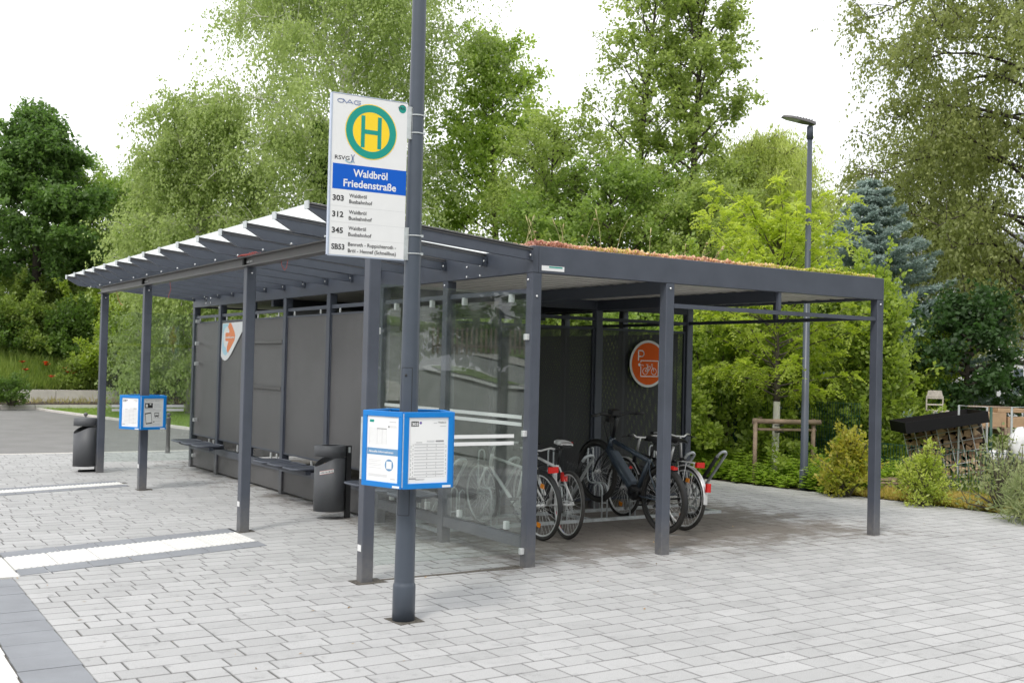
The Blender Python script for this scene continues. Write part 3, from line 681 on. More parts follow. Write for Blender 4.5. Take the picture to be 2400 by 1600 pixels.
M['edge'] = mat('aluminium_edge', (.50, .56, .68), .35, metal=.3); sp('edge_profile', ep, M['edge'])
X = lambda u: u*Wd
Y = lambda v: (1-v)*Hg
b = MB(); flat(b, rect(.012, Wd, Y(.592), Y(.434)), fr, .0006); sp('name_band', b, M['sblue'])
cx, cy_ = X(.512), Y(.214)
b = MB(); annulus(b, cx, cy_, .1755, .181, fr, .001); annulus(b, cx, cy_, .0001, .129, fr, .001); sp('yellow_disc', b, M['syel'])
b = MB(); annulus(b, cx, cy_, .1288, .1757, fr, .0016)
for x0 in (-.0715, .0445): flat(b, rect(cx+x0, cx+x0+.027, cy_-.106, cy_+.102), fr, .0005, .0014)
flat(b, rect(cx-.0440, cx+.0440, cy_-.016, cy_+.0125), fr, .0005, .0014); sp('stop_symbol', b, M['sgrn'])
b = MB(); put_text(b, 'Waldbröl', fr, X(.29), X(.745), Y(.505), .049, .022); put_text(b, 'Friedenstraße', fr, X(.165), X(.865), Y(.572), .049, .022); sp('stop_name', b, M['white'])
for s_, v_, u1 in (('303', .664, .175), ('312', .765, .175), ('345', .865, .175), ('SB53', .967, .20)): sp('route_number', put_text(MB(), s_, fr, X(.03), X(u1), Y(v_), .036, .028), M['ink'])
for a_, v0, u1 in (('Waldbröl', .638, .475), ('Busbahnhof', .675, .55), ('Waldbröl', .741, .475), ('Busbahnhof', .779, .55), ('Waldbröl', .841, .475), ('Busbahnhof', .880, .55), ('Benroth - Ruppichteroth -', .941, .885), ('Bröl - Hennef (Schnellbus)', .981, .885)):
    sp('destination_text', put_text(MB(), a_, fr, X(.245), X(u1), Y(v0), .0245, .014), M['ink'])
sp('operator_text', put_text(MB(), 'RSVG', fr, X(.045), X(.235), Y(.408), .027, .008), M['ink'])
b = MB()
for v_ in (.698, .797, .897): flat(b, rect(.01, Wd-.005, Y(v_)-.0008, Y(v_)+.0008), fr, .0005)
sp('row_line', b, M['inkl'])
b = MB(); ox, oz = X(.06), Y(.056)     # wide rounded line lettering O V A G
def arc(cx_, cy2, rx, ry, a0_, a1_, n=12): return [(cx_+rx*math.cos(R(a0_+(a1_-a0_)*i/n)), cy2+ry*math.sin(R(a0_+(a1_-a0_)*i/n))) for i in range(n+1)]
stroke(b, arc(ox+.022, oz+.014, .022, .012, 0, 360), .0042, fr, .001)
stroke(b, [(ox+.040, oz+.027), (ox+.062, oz+.002), (ox+.084, oz+.027), (ox+.106, oz+.002)], .0042, fr, .001)
stroke(b, [(ox+.072, oz+.009), (ox+.098, oz+.009)], .0035, fr, .001)
stroke(b, [(ox+.158, oz+.026), (ox+.122, oz+.026), (ox+.112, oz+.014), (ox+.122, oz+.002), (ox+.152, oz+.002), (ox+.158, oz+.014), (ox+.135, oz+.014)], .0042, fr, .001)
sp('operator_logo', b, M['logo'])
b = MB(); annulus(b, X(.925), Y(.040), .0001, .027, fr, .001, 28); sp('network_logo', b, M['sgrn'])
b = MB(); put_text(b, 'VRS', fr, X(.862), X(.955), Y(.049)+.004, .018, .012, .002); stroke(b, arc(X(.925), Y(.040), .027, .027, 20, 150), .002, fr, .0015); sp('network_text', b, M['ink'])
b = MB(); stroke(b, arc(X(.275)+.022, Y(.395), .018, .030, 120, 240), .004, fr, .001); stroke(b, arc(X(.262)-.02, Y(.395), .026, .03, -50, 50), .005, fr, .001); sp('swoosh', b, M['logo'])
b = MB(); stroke(b, arc(X(.235), Y(.40), .03, .022, 200, 330), .006, fr, .001); sp('swoosh', b, M['lbl'])
bk = []
for z0 in (3.19, 2.385):
    b = MB(); yy = -1.262
    b.box(-1.872, -1.835, yy-.006, yy+.0, z0, z0+.215); b.box(-1.84, -1.80, yy-.006, yy+.022, z0+.004, z0+.21)
    bo = sp('bracket', b, M['galv'])
    for dz in (.045, .165):
        z = z0+dz; r_ = rp(z)+.0025
        rg = MB().tube([(PC[0]+r_*math.cos(a), PC[1]+r_*math.sin(a), z) for a in [2*math.pi*i/28 for i in range(29)]], .0045, 6, False)
        th = a0+1.25; rg.box(PC[0]+r_*math.cos(th)-.008, PC[0]+r_*math.cos(th)+.010, PC[1]+r_*math.sin(th)-.01, PC[1]+r_*math.sin(th)+.01, z-.008, z+.008)
        rg.build('band_clamp', M['galv'], bo)
# ------------------------------------------------------------------ timetable boxes
def timetable(cx, cy2, R_, ang, z0, z1, label, content):
    root = empty('timetable_box', (cx, cy2, z0), label, 'timetable box', 'five-sided blue timetable boxes'); H = z1-z0
    V = [np.array([R_*math.cos(ang+i*2*math.pi/5), R_*math.sin(ang+i*2*math.pi/5), 0]) for i in range(5)]
    for i in range(5):
        a, b2 = V[i], V[(i+1) % 5]; L_ = np.linalg.norm(b2-a); A = (b2-a)/L_; N = np.array([A[1], -A[0], 0]); fr2 = (a, A, (0, 0, 1), N); g = .006; fw_ = .034
        f = MB()
        for P in (rect(g, L_-g, 0, fw_), rect(g, L_-g, H-fw_, H), rect(g, g+fw_, fw_, H-fw_), rect(L_-g-fw_, L_-g, fw_, H-fw_)): flat(f, P, fr2, .012, -.006)
        flat(f, rect(g, L_-g, 0, .012), fr2, -.02, -.006); flat(f, rect(g, L_-g, H-.012, H), fr2, -.02, -.006)
        fo = bevel(f.build('frame', M['blue'], root), .002)
        if i not in (0, 1): flat(MB(), [], fr2) if 0 else None
        p_ = MB(); flat(p_, rect(g+fw_-.004, L_-g-fw_+.004, fw_-.004, H-fw_+.004), fr2, .002, -.005); po = p_.build('notice', M['paper'] if not (content == 2 and i == 1) else M['paperg'], root)
        q = MB(); flat(q, rect(L_-g-.075, L_-g-.012, .004, .018), fr2, .0008, .0065); q.build('plate', M['white'], fo)
        x0, x1, y0, y1 = g+fw_+.004, L_-g-fw_-.004, fw_+.006, H-fw_-.006; w_ = x1-x0; h_ = y1-y0
        PX_ = lambda u: x0+u*w_
        PY_ = lambda v: y1-v*h_
        lf = -.0026
        def rc(mb, u0, u1, v0, v1, l=lf): return flat(mb, rect(PX_(u0), PX_(u1), PY_(v1), PY_(v0)), fr2, .0005, l)
        if i == 1 and content == 1 or (i == 0 and content == 2):
            k = MB(); rc(k, .05, .24, .045, .125)
            for r_ in range(22):
                v_ = .40+r_*.0235
                for u_ in (.05, .10, .46, .70, .955): rc(k, u_, u_+.014, v_+.004, v_+.013) if (r_*7+int(u_*10)) % 3 else None
            k.build('print', M['ink'], po)
            k = MB(); put_text(k, '303', fr2, PX_(.065), PX_(.225), PY_(.112), h_*.052, .03, lf+.0012); k.build('print', M['white'], po)
            k = MB(); put_text(k, 'Waldbröl', fr2, PX_(.74), PX_(.95), PY_(.078), h_*.032, .02, lf+.0006)
            for a_ in (.63, .66, .69): rc(k, a_, a_+.02, .07, .078)
            k.build('print', M['inkg'], po)
            k = MB(); rc(k, .46, .66, .345, .372)
            for r_ in range(0, 22, 2): rc(k, .14, .92, .395+r_*.0235, .395+(r_+1)*.0235, lf)
            k.build('print', M['inkl'], po)
            k = MB(); rc(k, .69, .90, .345, .372); rc(k, .18, .34, .372, .38); rc(k, .03, .95, .915, .918); rc(k, .62, .88, .88, .885); rc(k, .18, .42, .945, .949); rc(k, .18, .40, .957, .961); rc(k, .8, .95, .12, .125); rc(k, .02, .2, .93, .95); k.build('print', M['inkg'], po)
            k = MB(); flat(k, disc(PX_(.29), PY_(.07), w_*.03, 20), fr2, .0005, lf); k.build('print', M['inkp'], po)
        elif i == 0:
            k = MB(); rc(k, .0, 1, .49, .595); flat(k, disc(PX_(.72), PY_(.745), w_*.135, 30), fr2, .0005, lf); k.build('print', M['inkb'], po)
            k = MB(); put_text(k, 'Aktuelle Informationen', fr2, PX_(.05), PX_(.85), PY_(.56), h_*.034, .02, lf+.0012); flat(k, rect(PX_(.72)-w_*.085, PX_(.72)+w_*.085, PY_(.745)-w_*.085, PY_(.745)+w_*.085), fr2, .0005, lf+.0006); k.build('print', M['white'], po)
            k = MB()
            for r_ in range(15): rc(k, .06, .62, .175+r_*.018, .1765+r_*.018)
            for u_ in (.06, .31, .47, .62): rc(k, u_, u_+.006, .175, .43)
            for v_ in (.675, .70, .735, .76, .80, .9, .915, .93): rc(k, .06, .46 if v_ < .85 else .66, v_, v_+.006)
            rc(k, .66, .94, .15, .155); rc(k, .72, .94, .13, .137); rc(k, .70, .92, .06, .075); rc(k, .76, .92, .95, .965); k.build('print', M['inkl'], po)
            k = MB(); rc(k, .06, .2, .045, .085); k.build('print', M['sgrn'], po)
            k = MB(); rc(k, .3, .62, .175, .187); rc(k, .66, .71, .13, .16); put_text(k, 'Linie', fr2, PX_(.68), PX_(.94), PY_(.075), h_*.025, 0, lf+.0006) if 0 else None; k.build('print', M['inkg'], po)
        elif i == 1:
            k = MB(); put_text(k, 'Bürger Bus', fr2, PX_(.12), PX_(.80), PY_(.085), h_*.034, .01, lf+.0006)
            for v_, a_, b_ in ((.20, .52, .80), (.24, .52, .84), (.29, .52, .92), (.36, .08, .60), (.39, .08, .9), (.43, .3, .9), (.66, .5, .8), (.70, .5, .9), (.80, .55, .9), (.92, .3, .9)): rc(k, a_, b_, v_, v_+.007)
            k.build('print', M['inkg'], po)
            k = MB(); rc(k, .06, .46, .15, .33)
            th = R(8); c_, s2 = math.cos(th), math.sin(th); cxp, cyp = PX_(.26), PY_(.70); pw, ph = w_*.165, h_*.20
            def rot(P): return [(cxp+x*c_-y*s2, cyp+x*s2+y*c_) for x, y in P]
            flat(k, rot(rect(-pw, pw, -ph, ph)), fr2, .0005, lf)
            bx0, bx1 = .56, .80
            rc(k, bx0, bx1, .50, .64); rc(k, bx0+.03, bx0+.07, .64, .67); rc(k, bx1-.07, bx1-.03, .64, .67); flat(k, disc(PX_(.54), PY_(.83), w_*.03, 16), fr2, .0005, lf); k.build('print', M['ink'], po)
            k = MB(); flat(k, rot(rect(-pw*.86, pw*.86, -ph*.82, ph*.80)), fr2, .0005, lf+.0006); rc(k, bx0+.025, bx1-.025, .525, .59, lf+.0006); flat(k, disc(PX_(.60), PY_(.618), w_*.017, 12), fr2, .0004, lf+.0006); flat(k, disc(PX_(.76), PY_(.618), w_*.017, 12), fr2, .0004, lf+.0006)
            rc(k, .10, .20, .19, .30, lf+.0006); rc(k, .3, .38, .17, .22, lf+.0006); k.build('print', M['paperg'], po)
    sup = MB()
    for i in range(5):
        v_ = V[i]*.97
        sup.tube([(0, 0, .05), (v_[0], v_[1], .05)], .005, 5); sup.tube([(v_[0], v_[1], .01), (v_[0], v_[1], H-.01)], .006, 6)
    sup.build('support', M['galv'], root)
timetable(-1.786, -1.262, .315, R(162.4), .90, 1.39, 'blue five-sided timetable box on the round foreground pole, showing route 303', 1)
timetable(-1.468, 6.745, .30, R(176), .785, 1.215, 'blue timetable box on a square canopy post farther back, with a phone and bus drawing', 2)
# ------------------------------------------------------------------ round bicycle parking sign
fr = (np.array([3.77, 2.995, 1.77]), (1, 0, 0), (0, 0, 1), (0, -1, 0))
ps = empty('bicycle_parking_sign', (3.77, 2.995, 1.77), 'round orange sign with white P, key and bicycle on the mesh wall', 'sign')
def pp(name, mb, m): o = mb.build(name, m, ps); o.location = -ps.location; return o
b = MB(); flat(b, disc(0, 0, .295), fr, -.004); pp('border', b, M['paperg'])
b = MB(); flat(b, disc(0, 0, .264), fr, .0006, .0006); pp('disc', b, M['orange'])
b = MB(); wl = .0017
stroke(b, [(-.160, .042), (-.160, .163), (-.105, .163), (-.085, .155), (-.073, .135), (-.073, .115), (-.085, .098), (-.105, .09), (-.150, .09)], .015, fr, wl)
stroke(b, [(-.12, .020), (-.12, .038), (.163, .038), (.163, -.158), (-.12, -.158), (-.12, -.034)], .011, fr, wl)
flat(b, disc(-.143, -.0145, .019, 20), fr, .0006, wl); stroke(b, [(-.13, -.0145), (-.083, -.0145), (-.083, -.028)], .006, fr, wl)
for cx in (-.047, .093): annulus(b, cx, -.095, .037, .044, fr, wl+.0004, 28)
for P in ([(-.047, -.095), (-.012, -.033), (.055, -.033), (.0, -.095), (-.047, -.095)], [(-.018, -.012), (.008, -.095)], [(.093, -.095), (.062, -.020), (.048, -.010)], [(-.034, -.010), (-.002, -.010)], [(.048, -.008), (.062, -.001), (.072, -.008)]): stroke(b, P, .007, fr, wl)
pp('pictogram', b, M['paper'])
# ------------------------------------------------------------------ pointed logo board on the waiting wall
lb = empty('logo_board', (.02, 7.8, 1.95), 'white pointed board with an orange and blue arrow logo on the grey wall panel', 'sign')
fr = ((.0145, 0, 0), (0, -1, 0), (0, 0, 1), (-1, 0, 0))
def lp_(name, mb, m): o = mb.build(name, m, lb); o.location = -lb.location; return o
def cv(P): return [(-(8.235-(x-100)*.00282), 2.222-(y-122)*.0009) for x, y in P]
b = MB(); flat(b, cv([(98, 116), (430, 106), (430, 220), (404, 262), (255, 590), (215, 665), (185, 708), (150, 725), (115, 705), (84, 650)][::-1]), fr, -.006); lp_('board', b, M['white'])
b = MB(); flat(b, cv([(105, 128), (195, 128), (188, 170), (165, 172), (140, 200), (122, 260), (115, 330), (118, 420), (135, 490), (160, 512), (172, 560), (190, 605), (160, 640), (130, 620), (108, 570), (100, 500)][::-1]), fr, .0006, .0002); lp_('logo_shape', b, M['lbl'])
b = MB(); flat(b, cv([(205, 118), (235, 118), (270, 210), (292, 270), (302, 330), (292, 400), (250, 490), (215, 560), (195, 598), (176, 560), (180, 500), (200, 408), (160, 408), (150, 390), (150, 285), (160, 270), (210, 275), (212, 240), (188, 180)][::-1]), fr, .0008, .0004); lp_('logo_shape', b, M['lor'])
b = MB(); put_text(b, 'mobil.nrw', fr, -(8.235-55*.00282), -(8.235-190*.00282), 2.222-240*.0009, .033, .035, .0022); lp_('lettering', b, M['white'])
# ------------------------------------------------------------------ litter bins
def bin_(cx, cy2, dirL, post_xy, label, hole, foot, sticker):
    r_ = .168; root = empty('litter_bin', (cx, cy2, 0), label, 'litter bin', 'grey cylindrical litter bins')
    aL = math.atan2(dirL[1], dirL[0]); n = 48; m = MB(); v = []
    for r2 in (r_, r_-.006):
        for lv in range(2):
            for i in range(n):
                a = 2*math.pi*i/n; d = math.cos(a-aL); z = .085 if lv == 0 else .66-.095*max(0, (d+.15)/1.15)**1.5
                v.append((r2*math.cos(a), r2*math.sin(a), z))
    f = []
    for i in range(n):
        j = (i+1) % n; f += [(i, j, n+j, n+i), (2*n+j, 2*n+i, 3*n+i, 3*n+j), (n+i, n+j, 3*n+j, 3*n+i)]
    f.append(tuple(range(n-1, -1, -1)))
    m.add(v, f); bo = m.build('body', M['bin'], root, False)
    for p in bo.data.polygons: p.use_smooth = len(p.vertices) == 4
    li = MB().lathe([(.095 if hole else .0001, .792), (r_-.01, .790), (r_+.004, .786), (r_+.004, .676), (r_-.004, .676), (r_-.006, .78)]+([(.095, .782), (.095, .792)] if hole else []), (0, 0, 0), 48)
    lo = li.build('lid', M['bin'], root, True)
    if not hole: pass
    px_, py_ = post_xy; px_ -= cx; py_ -= cy2
    po = MB().box(px_-.028, px_+.028, py_-.02, py_+.02, -.02 if not foot else .0, .79).build('bracket_post', M['black'], root)
    MB().box(min(0, px_), max(0, px_), min(0, py_)-.02, max(0, py_)+.02, .675, .69).build('hinge', M['black'], root)
    if foot: MB().tube([(px_, py_, .05), (px_-.02, py_+.03, .015), (px_-.25, py_+.03, .012)], .018, 6).build('foot', M['black'], root)
    if sticker:
        MB().box(-.05, .09, -.06, .05, .45, .60).build('waste_paper', mat('cardboard', (.38, .24, .13), .8), root)
        MB().box(px_-.012, px_+.012, py_-.024, py_-.0205, .715, .775).build('lock_plate', M['galv'], po)
        ac = math.atan2(CC[1]-cy2, CC[0]-cx)-.22
        for (bw, h0, mt, off) in ((.078, .019, M['redc'], .0008), (.078, .016, M['white'], .0011)):
            k = MB(); vv = []
            for i in range(13):
                s_ = -bw+2*bw*i/12
                for z in (-h0, h0): vv.append(((r_+off)*math.cos(ac+s_/r_), (r_+off)*math.sin(ac+s_/r_), .515+z+s_*.19))
            k.add(vv, [(2*i, 2*i+2, 2*i+3, 2*i+1) for i in range(12)]).build('sticker', mt, bo)
        k = MB(); v_, f_ = text2d('WESTKURVE', .02); v_ = v_.copy(); v_[:, 0] = (v_[:, 0]/v_[:, 0].max()-.5)*.14; v_[:, 1] = v_[:, 1]/.73*.021-.0105
        k.add([((r_+.0016)*math.cos(ac+a/r_), (r_+.0016)*math.sin(ac+a/r_), .515+b_+a*.19) for a, b_ in v_], f_); k.build('sticker_text', M['ink'], bo)
    return root
bin_(-.315, 3.425, (-.9, .1), (-.135, 3.345), 'grey litter bin with a small sticker, standing by the seats under the canopy', True, False, True)
bin_(-1.64, 9.31, (-.97, -.1), (-1.475, 9.30), 'grey litter bin without stickers beside the farthest outer canopy post', False, True, False)
# ------------------------------------------------------------------ bollards
def bollard(x, y, label):
    r = empty('bollard', (x, y, 0), label, 'bollard', 'grey bollards along the paving edge')
    MB().lathe([(.06, 0), (.06, .006), (.041, .008), (.041, .112), (.038, .116), (.036, .12), (.036, .60), (.041, .605), (.041, .625), (.024, .635), (.018, .645), (.0001, .65)], k=20).build('shaft', M['gut'], r, True)
    MB().ball((0, 0, .685), .036, 8).build('ball', M['gut'], r, True)
    return r
bollard(.39, 12.27, 'slim grey ball-topped bollard seen between the blue timetable box and the grey wall')
bollard(-1.0, 12.42, 'grey ball-topped bollard standing behind the far litter bin')
tag(MB().tube([(-.92+.03*math.cos(a), 8.98, .10+.022*math.sin(a)) for a in [R(-60+30*i) for i in range(9)]]+[(-.93, 8.98, .02)], .007, 6).lathe([(.035, 0), (.03, .014), (.012, .02)], (-.93, 8.98, 0), 12).build('ground_hook', M['galv']), 'small galvanised hook fixed in the paving below the far glass pane', 'hook')
# ------------------------------------------------------------------ right-hand street lamp
def lamp_head(par, x, y, z, dx, dy):
    d = np.array([dx, dy, 0])/math.hypot(dx, dy); s_ = np.array([-d[1], d[0], 0]); O = np.array([x, y, z])
    def Q(a, b_, c): return O+d*a+s_*b_+np.array([0, 0, c+.17*a])
    o = [(-.04, -.05), (.10, -.095), (.36, -.10), (.47, -.05), (.47, .05), (.36, .10), (.10, .095), (-.04, .05)]
    v = [Q(a, b_, .0) for a, b_ in o]+[Q(a*.97, b_*.86, .045-.03*max(0, a)) for a, b_ in o]
    n = 8; m = MB().add(v, [tuple(range(n)), tuple(range(2*n-1, n-1, -1))]+[((i+1) % n, i, i+n, (i+1) % n+n) for i in range(n)]).build('lamp_head', M['gut'], par)
    f = MB()
    for k in range(6): f.add([Q(.02+k*.045, -.06, .05-.001*k), Q(.02+k*.045, .06, .05-.001*k), Q(.02+k*.045, .06, .062-.001*k), Q(.02+k*.045, -.06, .062-.001*k), Q(.028+k*.045, -.06, .05-.001*k), Q(.028+k*.045, .06, .05-.001*k), Q(.028+k*.045, .06, .062-.001*k), Q(.028+k*.045, -.06, .062-.001*k)], [(0, 1, 2, 3), (7, 6, 5, 4), (3, 2, 6, 7)])
    f.build('cooling_fin', M['gut'], m)
    MB().add([Q(.21, -.085, -.002), Q(.36, -.085, -.002), Q(.45, -.045, -.002), Q(.45, .045, -.002), Q(.36, .085, -.002), Q(.21, .085, -.002)], [(5, 4, 3, 2, 1, 0)]).build('lamp_glass', mat('lamp_glass', (.45, .5, .42), .1), m)
LX, LY = 7.16, 3.50
lm = empty('street_lamp', (LX, LY, 0), 'slim dark street lamp with a flat angled head by the planting bed', 'street lamp')
MB().lathe([(.0001, -.05), (.064, -.05), (.064, .28), (.060, .284), (.057, .29), (.036, 5.16), (.0001, 5.16)], k=28).build('pole', M['pole'], lm, True)
MB().lathe([(.057, .287), (.0645, .287), (.0645, .292), (.057, .295)], k=28).build('collar_ring', M['galv'], lm, True)
MB().lathe([(.0001, 5.13), (.047, 5.13), (.047, 5.31), (.03, 5.33), (.0001, 5.34)], k=20).build('spigot', M['pole'], lm, True)
lamp_head(lm, .02, -.02, 5.345, -.93, .37)
lamp_head(lp, PC[0], PC[1], 6.21, -1, .1)
# ------------------------------------------------------------------ loose cables on the eaves beam
def cable(pts, label, r_=.003):
    tag(MB().tube(pts, r_, 5).build('red_cable', M['redc']), label, 'cable', 'red cables left on the canopy frame')
rr = random.Random(4)
pts = [(-1.52+.05*math.sin(i*1.1), 2.75+.22*math.cos(i*.9)+.02*rr.random(), 2.735+.012*math.sin(i*2.3)) for i in range(26)]
cable(pts, 'coil of red cable lying on the eaves beam above the second canopy post')
cable([(-1.5, 1.95, 2.64), (-1.5, 1.93, 2.58), (-1.49, 1.88, 2.53), (-1.49, 1.83, 2.55), (-1.49, 1.80, 2.63)], 'red cable loop hanging under the eaves beam, nearest the stop sign')
cable([(-1.5, 5.62, 2.63), (-1.49, 5.6, 2.52), (-1.5, 5.64, 2.46), (-1.5, 5.66, 2.42)], 'red cable end hanging between the second and third canopy posts')
cable([(-1.5, 8.3, 2.63), (-1.48, 8.25, 2.5), (-1.46, 8.2, 2.44), (-1.44, 8.16, 2.42)], 'red cable end hanging closest to the farthest canopy post')
# ------------------------------------------------------------------ bicycle rack
rk = empty('bicycle_rack', (2.2, 2.2, 0), 'long galvanised bicycle rack with looped wheel holders and leaning arms', 'bicycle rack')
def rp_(name, mb, m, sm=True, par=None): o = mb.build(name, m, par or rk, sm); o.location = -rk.location if par is None else (0, 0, 0); return o
b = MB().box(.25, 4.15, 2.03, 2.07, .0, .035).box(.25, 4.15, 2.70, 2.74, 0, .035)
for x in (.27, 2.2, 4.1): b.box(x, x+.04, 2.075, 2.695, 0, .034)
rp_('base_rail', b, M['galv'], False)
def holder(x, hi):
    b = MB(); q = .036
    path = [(2.05, .03), (2.05, .34), (2.065, .385), (2.10, .41), (2.27, .41), (2.315, .43), (2.33, .475), (2.33, .76)] if hi else [(2.05, .03), (2.05, .40)]
    top = path[-1]
    P = [(x-q, y, z) for y, z in path]+[(x-q*math.cos(R(30*i)), top[0], top[1]+q*1.2*math.sin(R(30*i))) for i in range(1, 6)]+[(x+q, y, z) for y, z in path[::-1]]
    b.tube(P, .0095, 8); b.tube([(x-q, 2.05, .20), (x+q, 2.05, .20)], .006, 6)
    rp_('wheel_holder', b, M['galv'])
    rp_('rear_hoop', MB().tube([(x-q, 2.72, .03), (x-q, 2.72, .3), (x, 2.72, .335), (x+q, 2.72, .3), (x+q, 2.72, .03)], .009, 8), M['galv'])
for x, hi in ((.46, 0), (.95, 1), (1.40, 0), (1.85, 1), (2.40, 1), (2.80, 0), (3.30, 1), (3.80, 0)): holder(x, hi)
def arm(x, y0=2.42):
    b = MB(); q = .058; d = np.array([0, -.60, .70]); d /= np.linalg.norm(d); L_ = .92; O = np.array([x, y0, .06])
    P = [O+[-q, 0, 0]]+[O+[-q, 0, 0]+d*L_*k for k in (.5, .93)]+[O+d*(L_*.93+q*math.sin(R(a)))+[-q*math.cos(R(a)), 0, 0] for a in range(20, 180, 20)]+[O+[q, 0, 0]+d*L_*k for k in (.93, .5)]+[O+[q, 0, 0]]
    ao = rp_('leaning_arm', b.tube(P, .017, 10), M['galv'])
    s_ = MB().tube([O+[-q, 0, 0]+d*L_*.35, O+[-q, 0, 0]+d*L_*.9], .0215, 10).build('rubber_sleeve', M['black'], ao, True)
for x in (.42, 1.06, 2.02, 3.05, 3.48, 3.98): arm(x)
# ------------------------------------------------------------------ bicycles
def wheel(root, x, z, r, tw, rimm, name, spk=16, refl=False, band=None):
    wo = empty(name, (x, 0, z)); wo.parent = root
    MB().ring((0, 0, 0), r-tw, tw, 'y', 44, 8).build('tyre', M['tyre'], wo, True)
    MB().ring((0, 0, 0), r-2*tw-.006, .010, 'y', 44, 6).build('rim', rimm, wo, True)
    s_ = MB(); R0 = r-2*tw-.004
    for i in range(spk*2):
        a = 2*math.pi*i/(spk*2); a2 = a+(.9 if i % 2 else -.9); sd_ = .028 if (i//2) % 2 else -.028
        s_.tube([(.02*math.cos(a2), sd_, .02*math.sin(a2)), (R0*math.cos(a), 0, R0*math.sin(a))], .0011, 4, False)
    s_.build('spoke', M['spoke'], wo)
    h = Matrix.Rotation(R(90), 4, 'X')
    MB().lathe([(.0001, -.05), (.012, -.05), (.012, -.03), (.024, -.028), (.024, -.022), (.013, -.02), (.013, .02), (.024, .022), (.024, .028), (.012, .03), (.012, .05), (.0001, .05)], k=14, M=h).build('hub', M['rim'], wo, True)
    if refl:
        b = MB()
        for a in (R(100), R(280)):
            c, s2 = math.cos(a), math.sin(a); rr_ = R0*.66
            b.add([(rr_*c+q*c-w_*s2, y, rr_*s2+q*s2+w_*c) for q, w_ in ((-.022, -.03), (.022, -.022), (.022, .022), (-.022, .03)) for y in (-.006, .006)], [(0, 2, 4, 6), (1, 7, 5, 3), (0, 1, 3, 2), (2, 3, 5, 4), (4, 5, 7, 6), (6, 7, 1, 0)])
        b.build('spoke_reflector', M['amber'], wo)
    if band:
        for k, (a0_, a1_, mt) in enumerate(band): MB().tube([((r-.019)*math.cos(R(a)), -.0125, (r-.019)*math.sin(R(a))) for a in np.linspace(a0_, a1_, 10)], .0075, 5).build('tyre_print', mt, wo)
    return wo
def bicycle(label, frame_m, r=.34, tw=.019, wb=1.08, style='city', rimm=None, saddle_m=None, hb=None, group='bicycles parked in the rack'):
    root = empty('bicycle', (0, 0, 0), label, 'bicycle', group); rimm = rimm or M['rim']
    def P(name, mb, m, sm=True, par=None): return mb.build(name, m, par or root, sm)
    bb_ = (.44, 0, r-.055); st = (.28, 0, r+.37); hd0 = (wb-.17, 0, r+.30); hd1 = (wb-.215, 0, r+.44); fw_ = (wb, 0, r)
    ft = .028 if style == 'ebike' else .017
    wheel(root, 0, r, r, tw, rimm, 'rear_wheel', refl=style in ('white', 'city'))
    band = [(-150, -100, M['red']), (-98, -62, M['sblue']), (-60, -20, M['red'])] if style == 'sport' else None
    wheel(root, wb, r, r, tw, rimm, 'front_wheel', refl=style == 'city')
    if band:
        for c in root.children:
            if c.name.startswith('rear_wheel'):
                for k, (a0_, a1_, mt) in enumerate(band): MB().tube([((r-2*tw-.004)*math.cos(R(a)), -.008, (r-2*tw-.004)*math.sin(R(a))) for a in np.linspace(a0_, a1_, 10)], .009, 5).build('tyre_print', mt, c, True)
    f = MB()
    f.tube([bb_, st], ft*.95, 10); f.tube([bb_, hd0], ft*(1.9 if style == 'ebike' else 1.15), 10)
    top0 = (.285, 0, r+.34) if style != 'low' else (.34, 0, r+.12)
    f.tube([top0, (hd1[0]+.005, 0, hd1[2]-.03)], ft*.9, 10); f.tube([hd0, hd1], ft*1.2, 10)
    for s_ in (-1, 1):
        f.tube([(0, s_*.062, r), (.30, s_*.05, r-.045), bb_], .0095, 8)
        f.tube([(0, s_*.062, r), (.20, s_*.045, r+.22), (.275, s_*.02, r+.345)], .0085, 8)
    P('frame', f, frame_m)
    fk_ = MB()
    for s_ in (-1, 1): fk_.tube([(hd0[0]+.01, s_*.045, hd0[2]-.015), (fw_[0]-.05, s_*.052, r+.14), (fw_[0], s_*.055, r)], [.014, .013, .010], 8)
    fk_.tube([(hd0[0]+.01, -.05, hd0[2]-.012), (hd0[0]+.01, .05, hd0[2]-.012)], .015, 8); P('fork', fk_, M['blk'] if style == 'ebike' else frame_m)
    sh = .60+.34-r if style != 'fold' else .62
    P('seat_post', MB().tube([st, (.235, 0, r+sh-.07)], .013, 8), M['blk'] if style in ('ebike', 'white', 'sport') else M['rim'])
    sx, sz = .225, r+sh
    def saddle(m, y_s=1):
        S_ = MB(); sec = [(-.13, .072, .018), (-.10, .078, .034), (-.04, .070, .040), (.03, .040, .038), (.09, .022, .034), (.14, .014, .022)]
        v = []
        for x, w_, h in sec:
            for a in np.linspace(0, math.pi, 9): v.append((sx+x, w_*math.cos(a), sz-.01+h*math.sin(a)**.7-(.012 if abs(math.cos(a)) > .95 else 0)))
        n = 9; fcs = [(i*n+j, i*n+j+1, (i+1)*n+j+1, (i+1)*n+j) for i in range(5) for j in range(8)]+[tuple(range(9)), tuple(range(45, 54))[::-1]]+[(i*n, (i+1)*n, (i+1)*n+8, i*n+8) for i in range(5)]
        S_.add(v, fcs); return P('saddle', S_, m)
    so = saddle(saddle_m or M['black'])
    if saddle_m:
        MB().add([(sx-.12, -.075, sz-.012), (sx-.02, -.068, sz-.012), (sx+.05, -.036, sz-.012), (sx+.05, -.032, sz+.018), (sx-.02, -.062, sz+.02), (sx-.12, -.072, sz+.012)], [(0, 1, 4, 5), (1, 2, 3, 4)]).build('saddle_side', M['red'], so)
        MB().box(sx-.135, sx-.02, -.05, .05, sz-.045, sz-.015).build('saddle_base', M['black'], so)
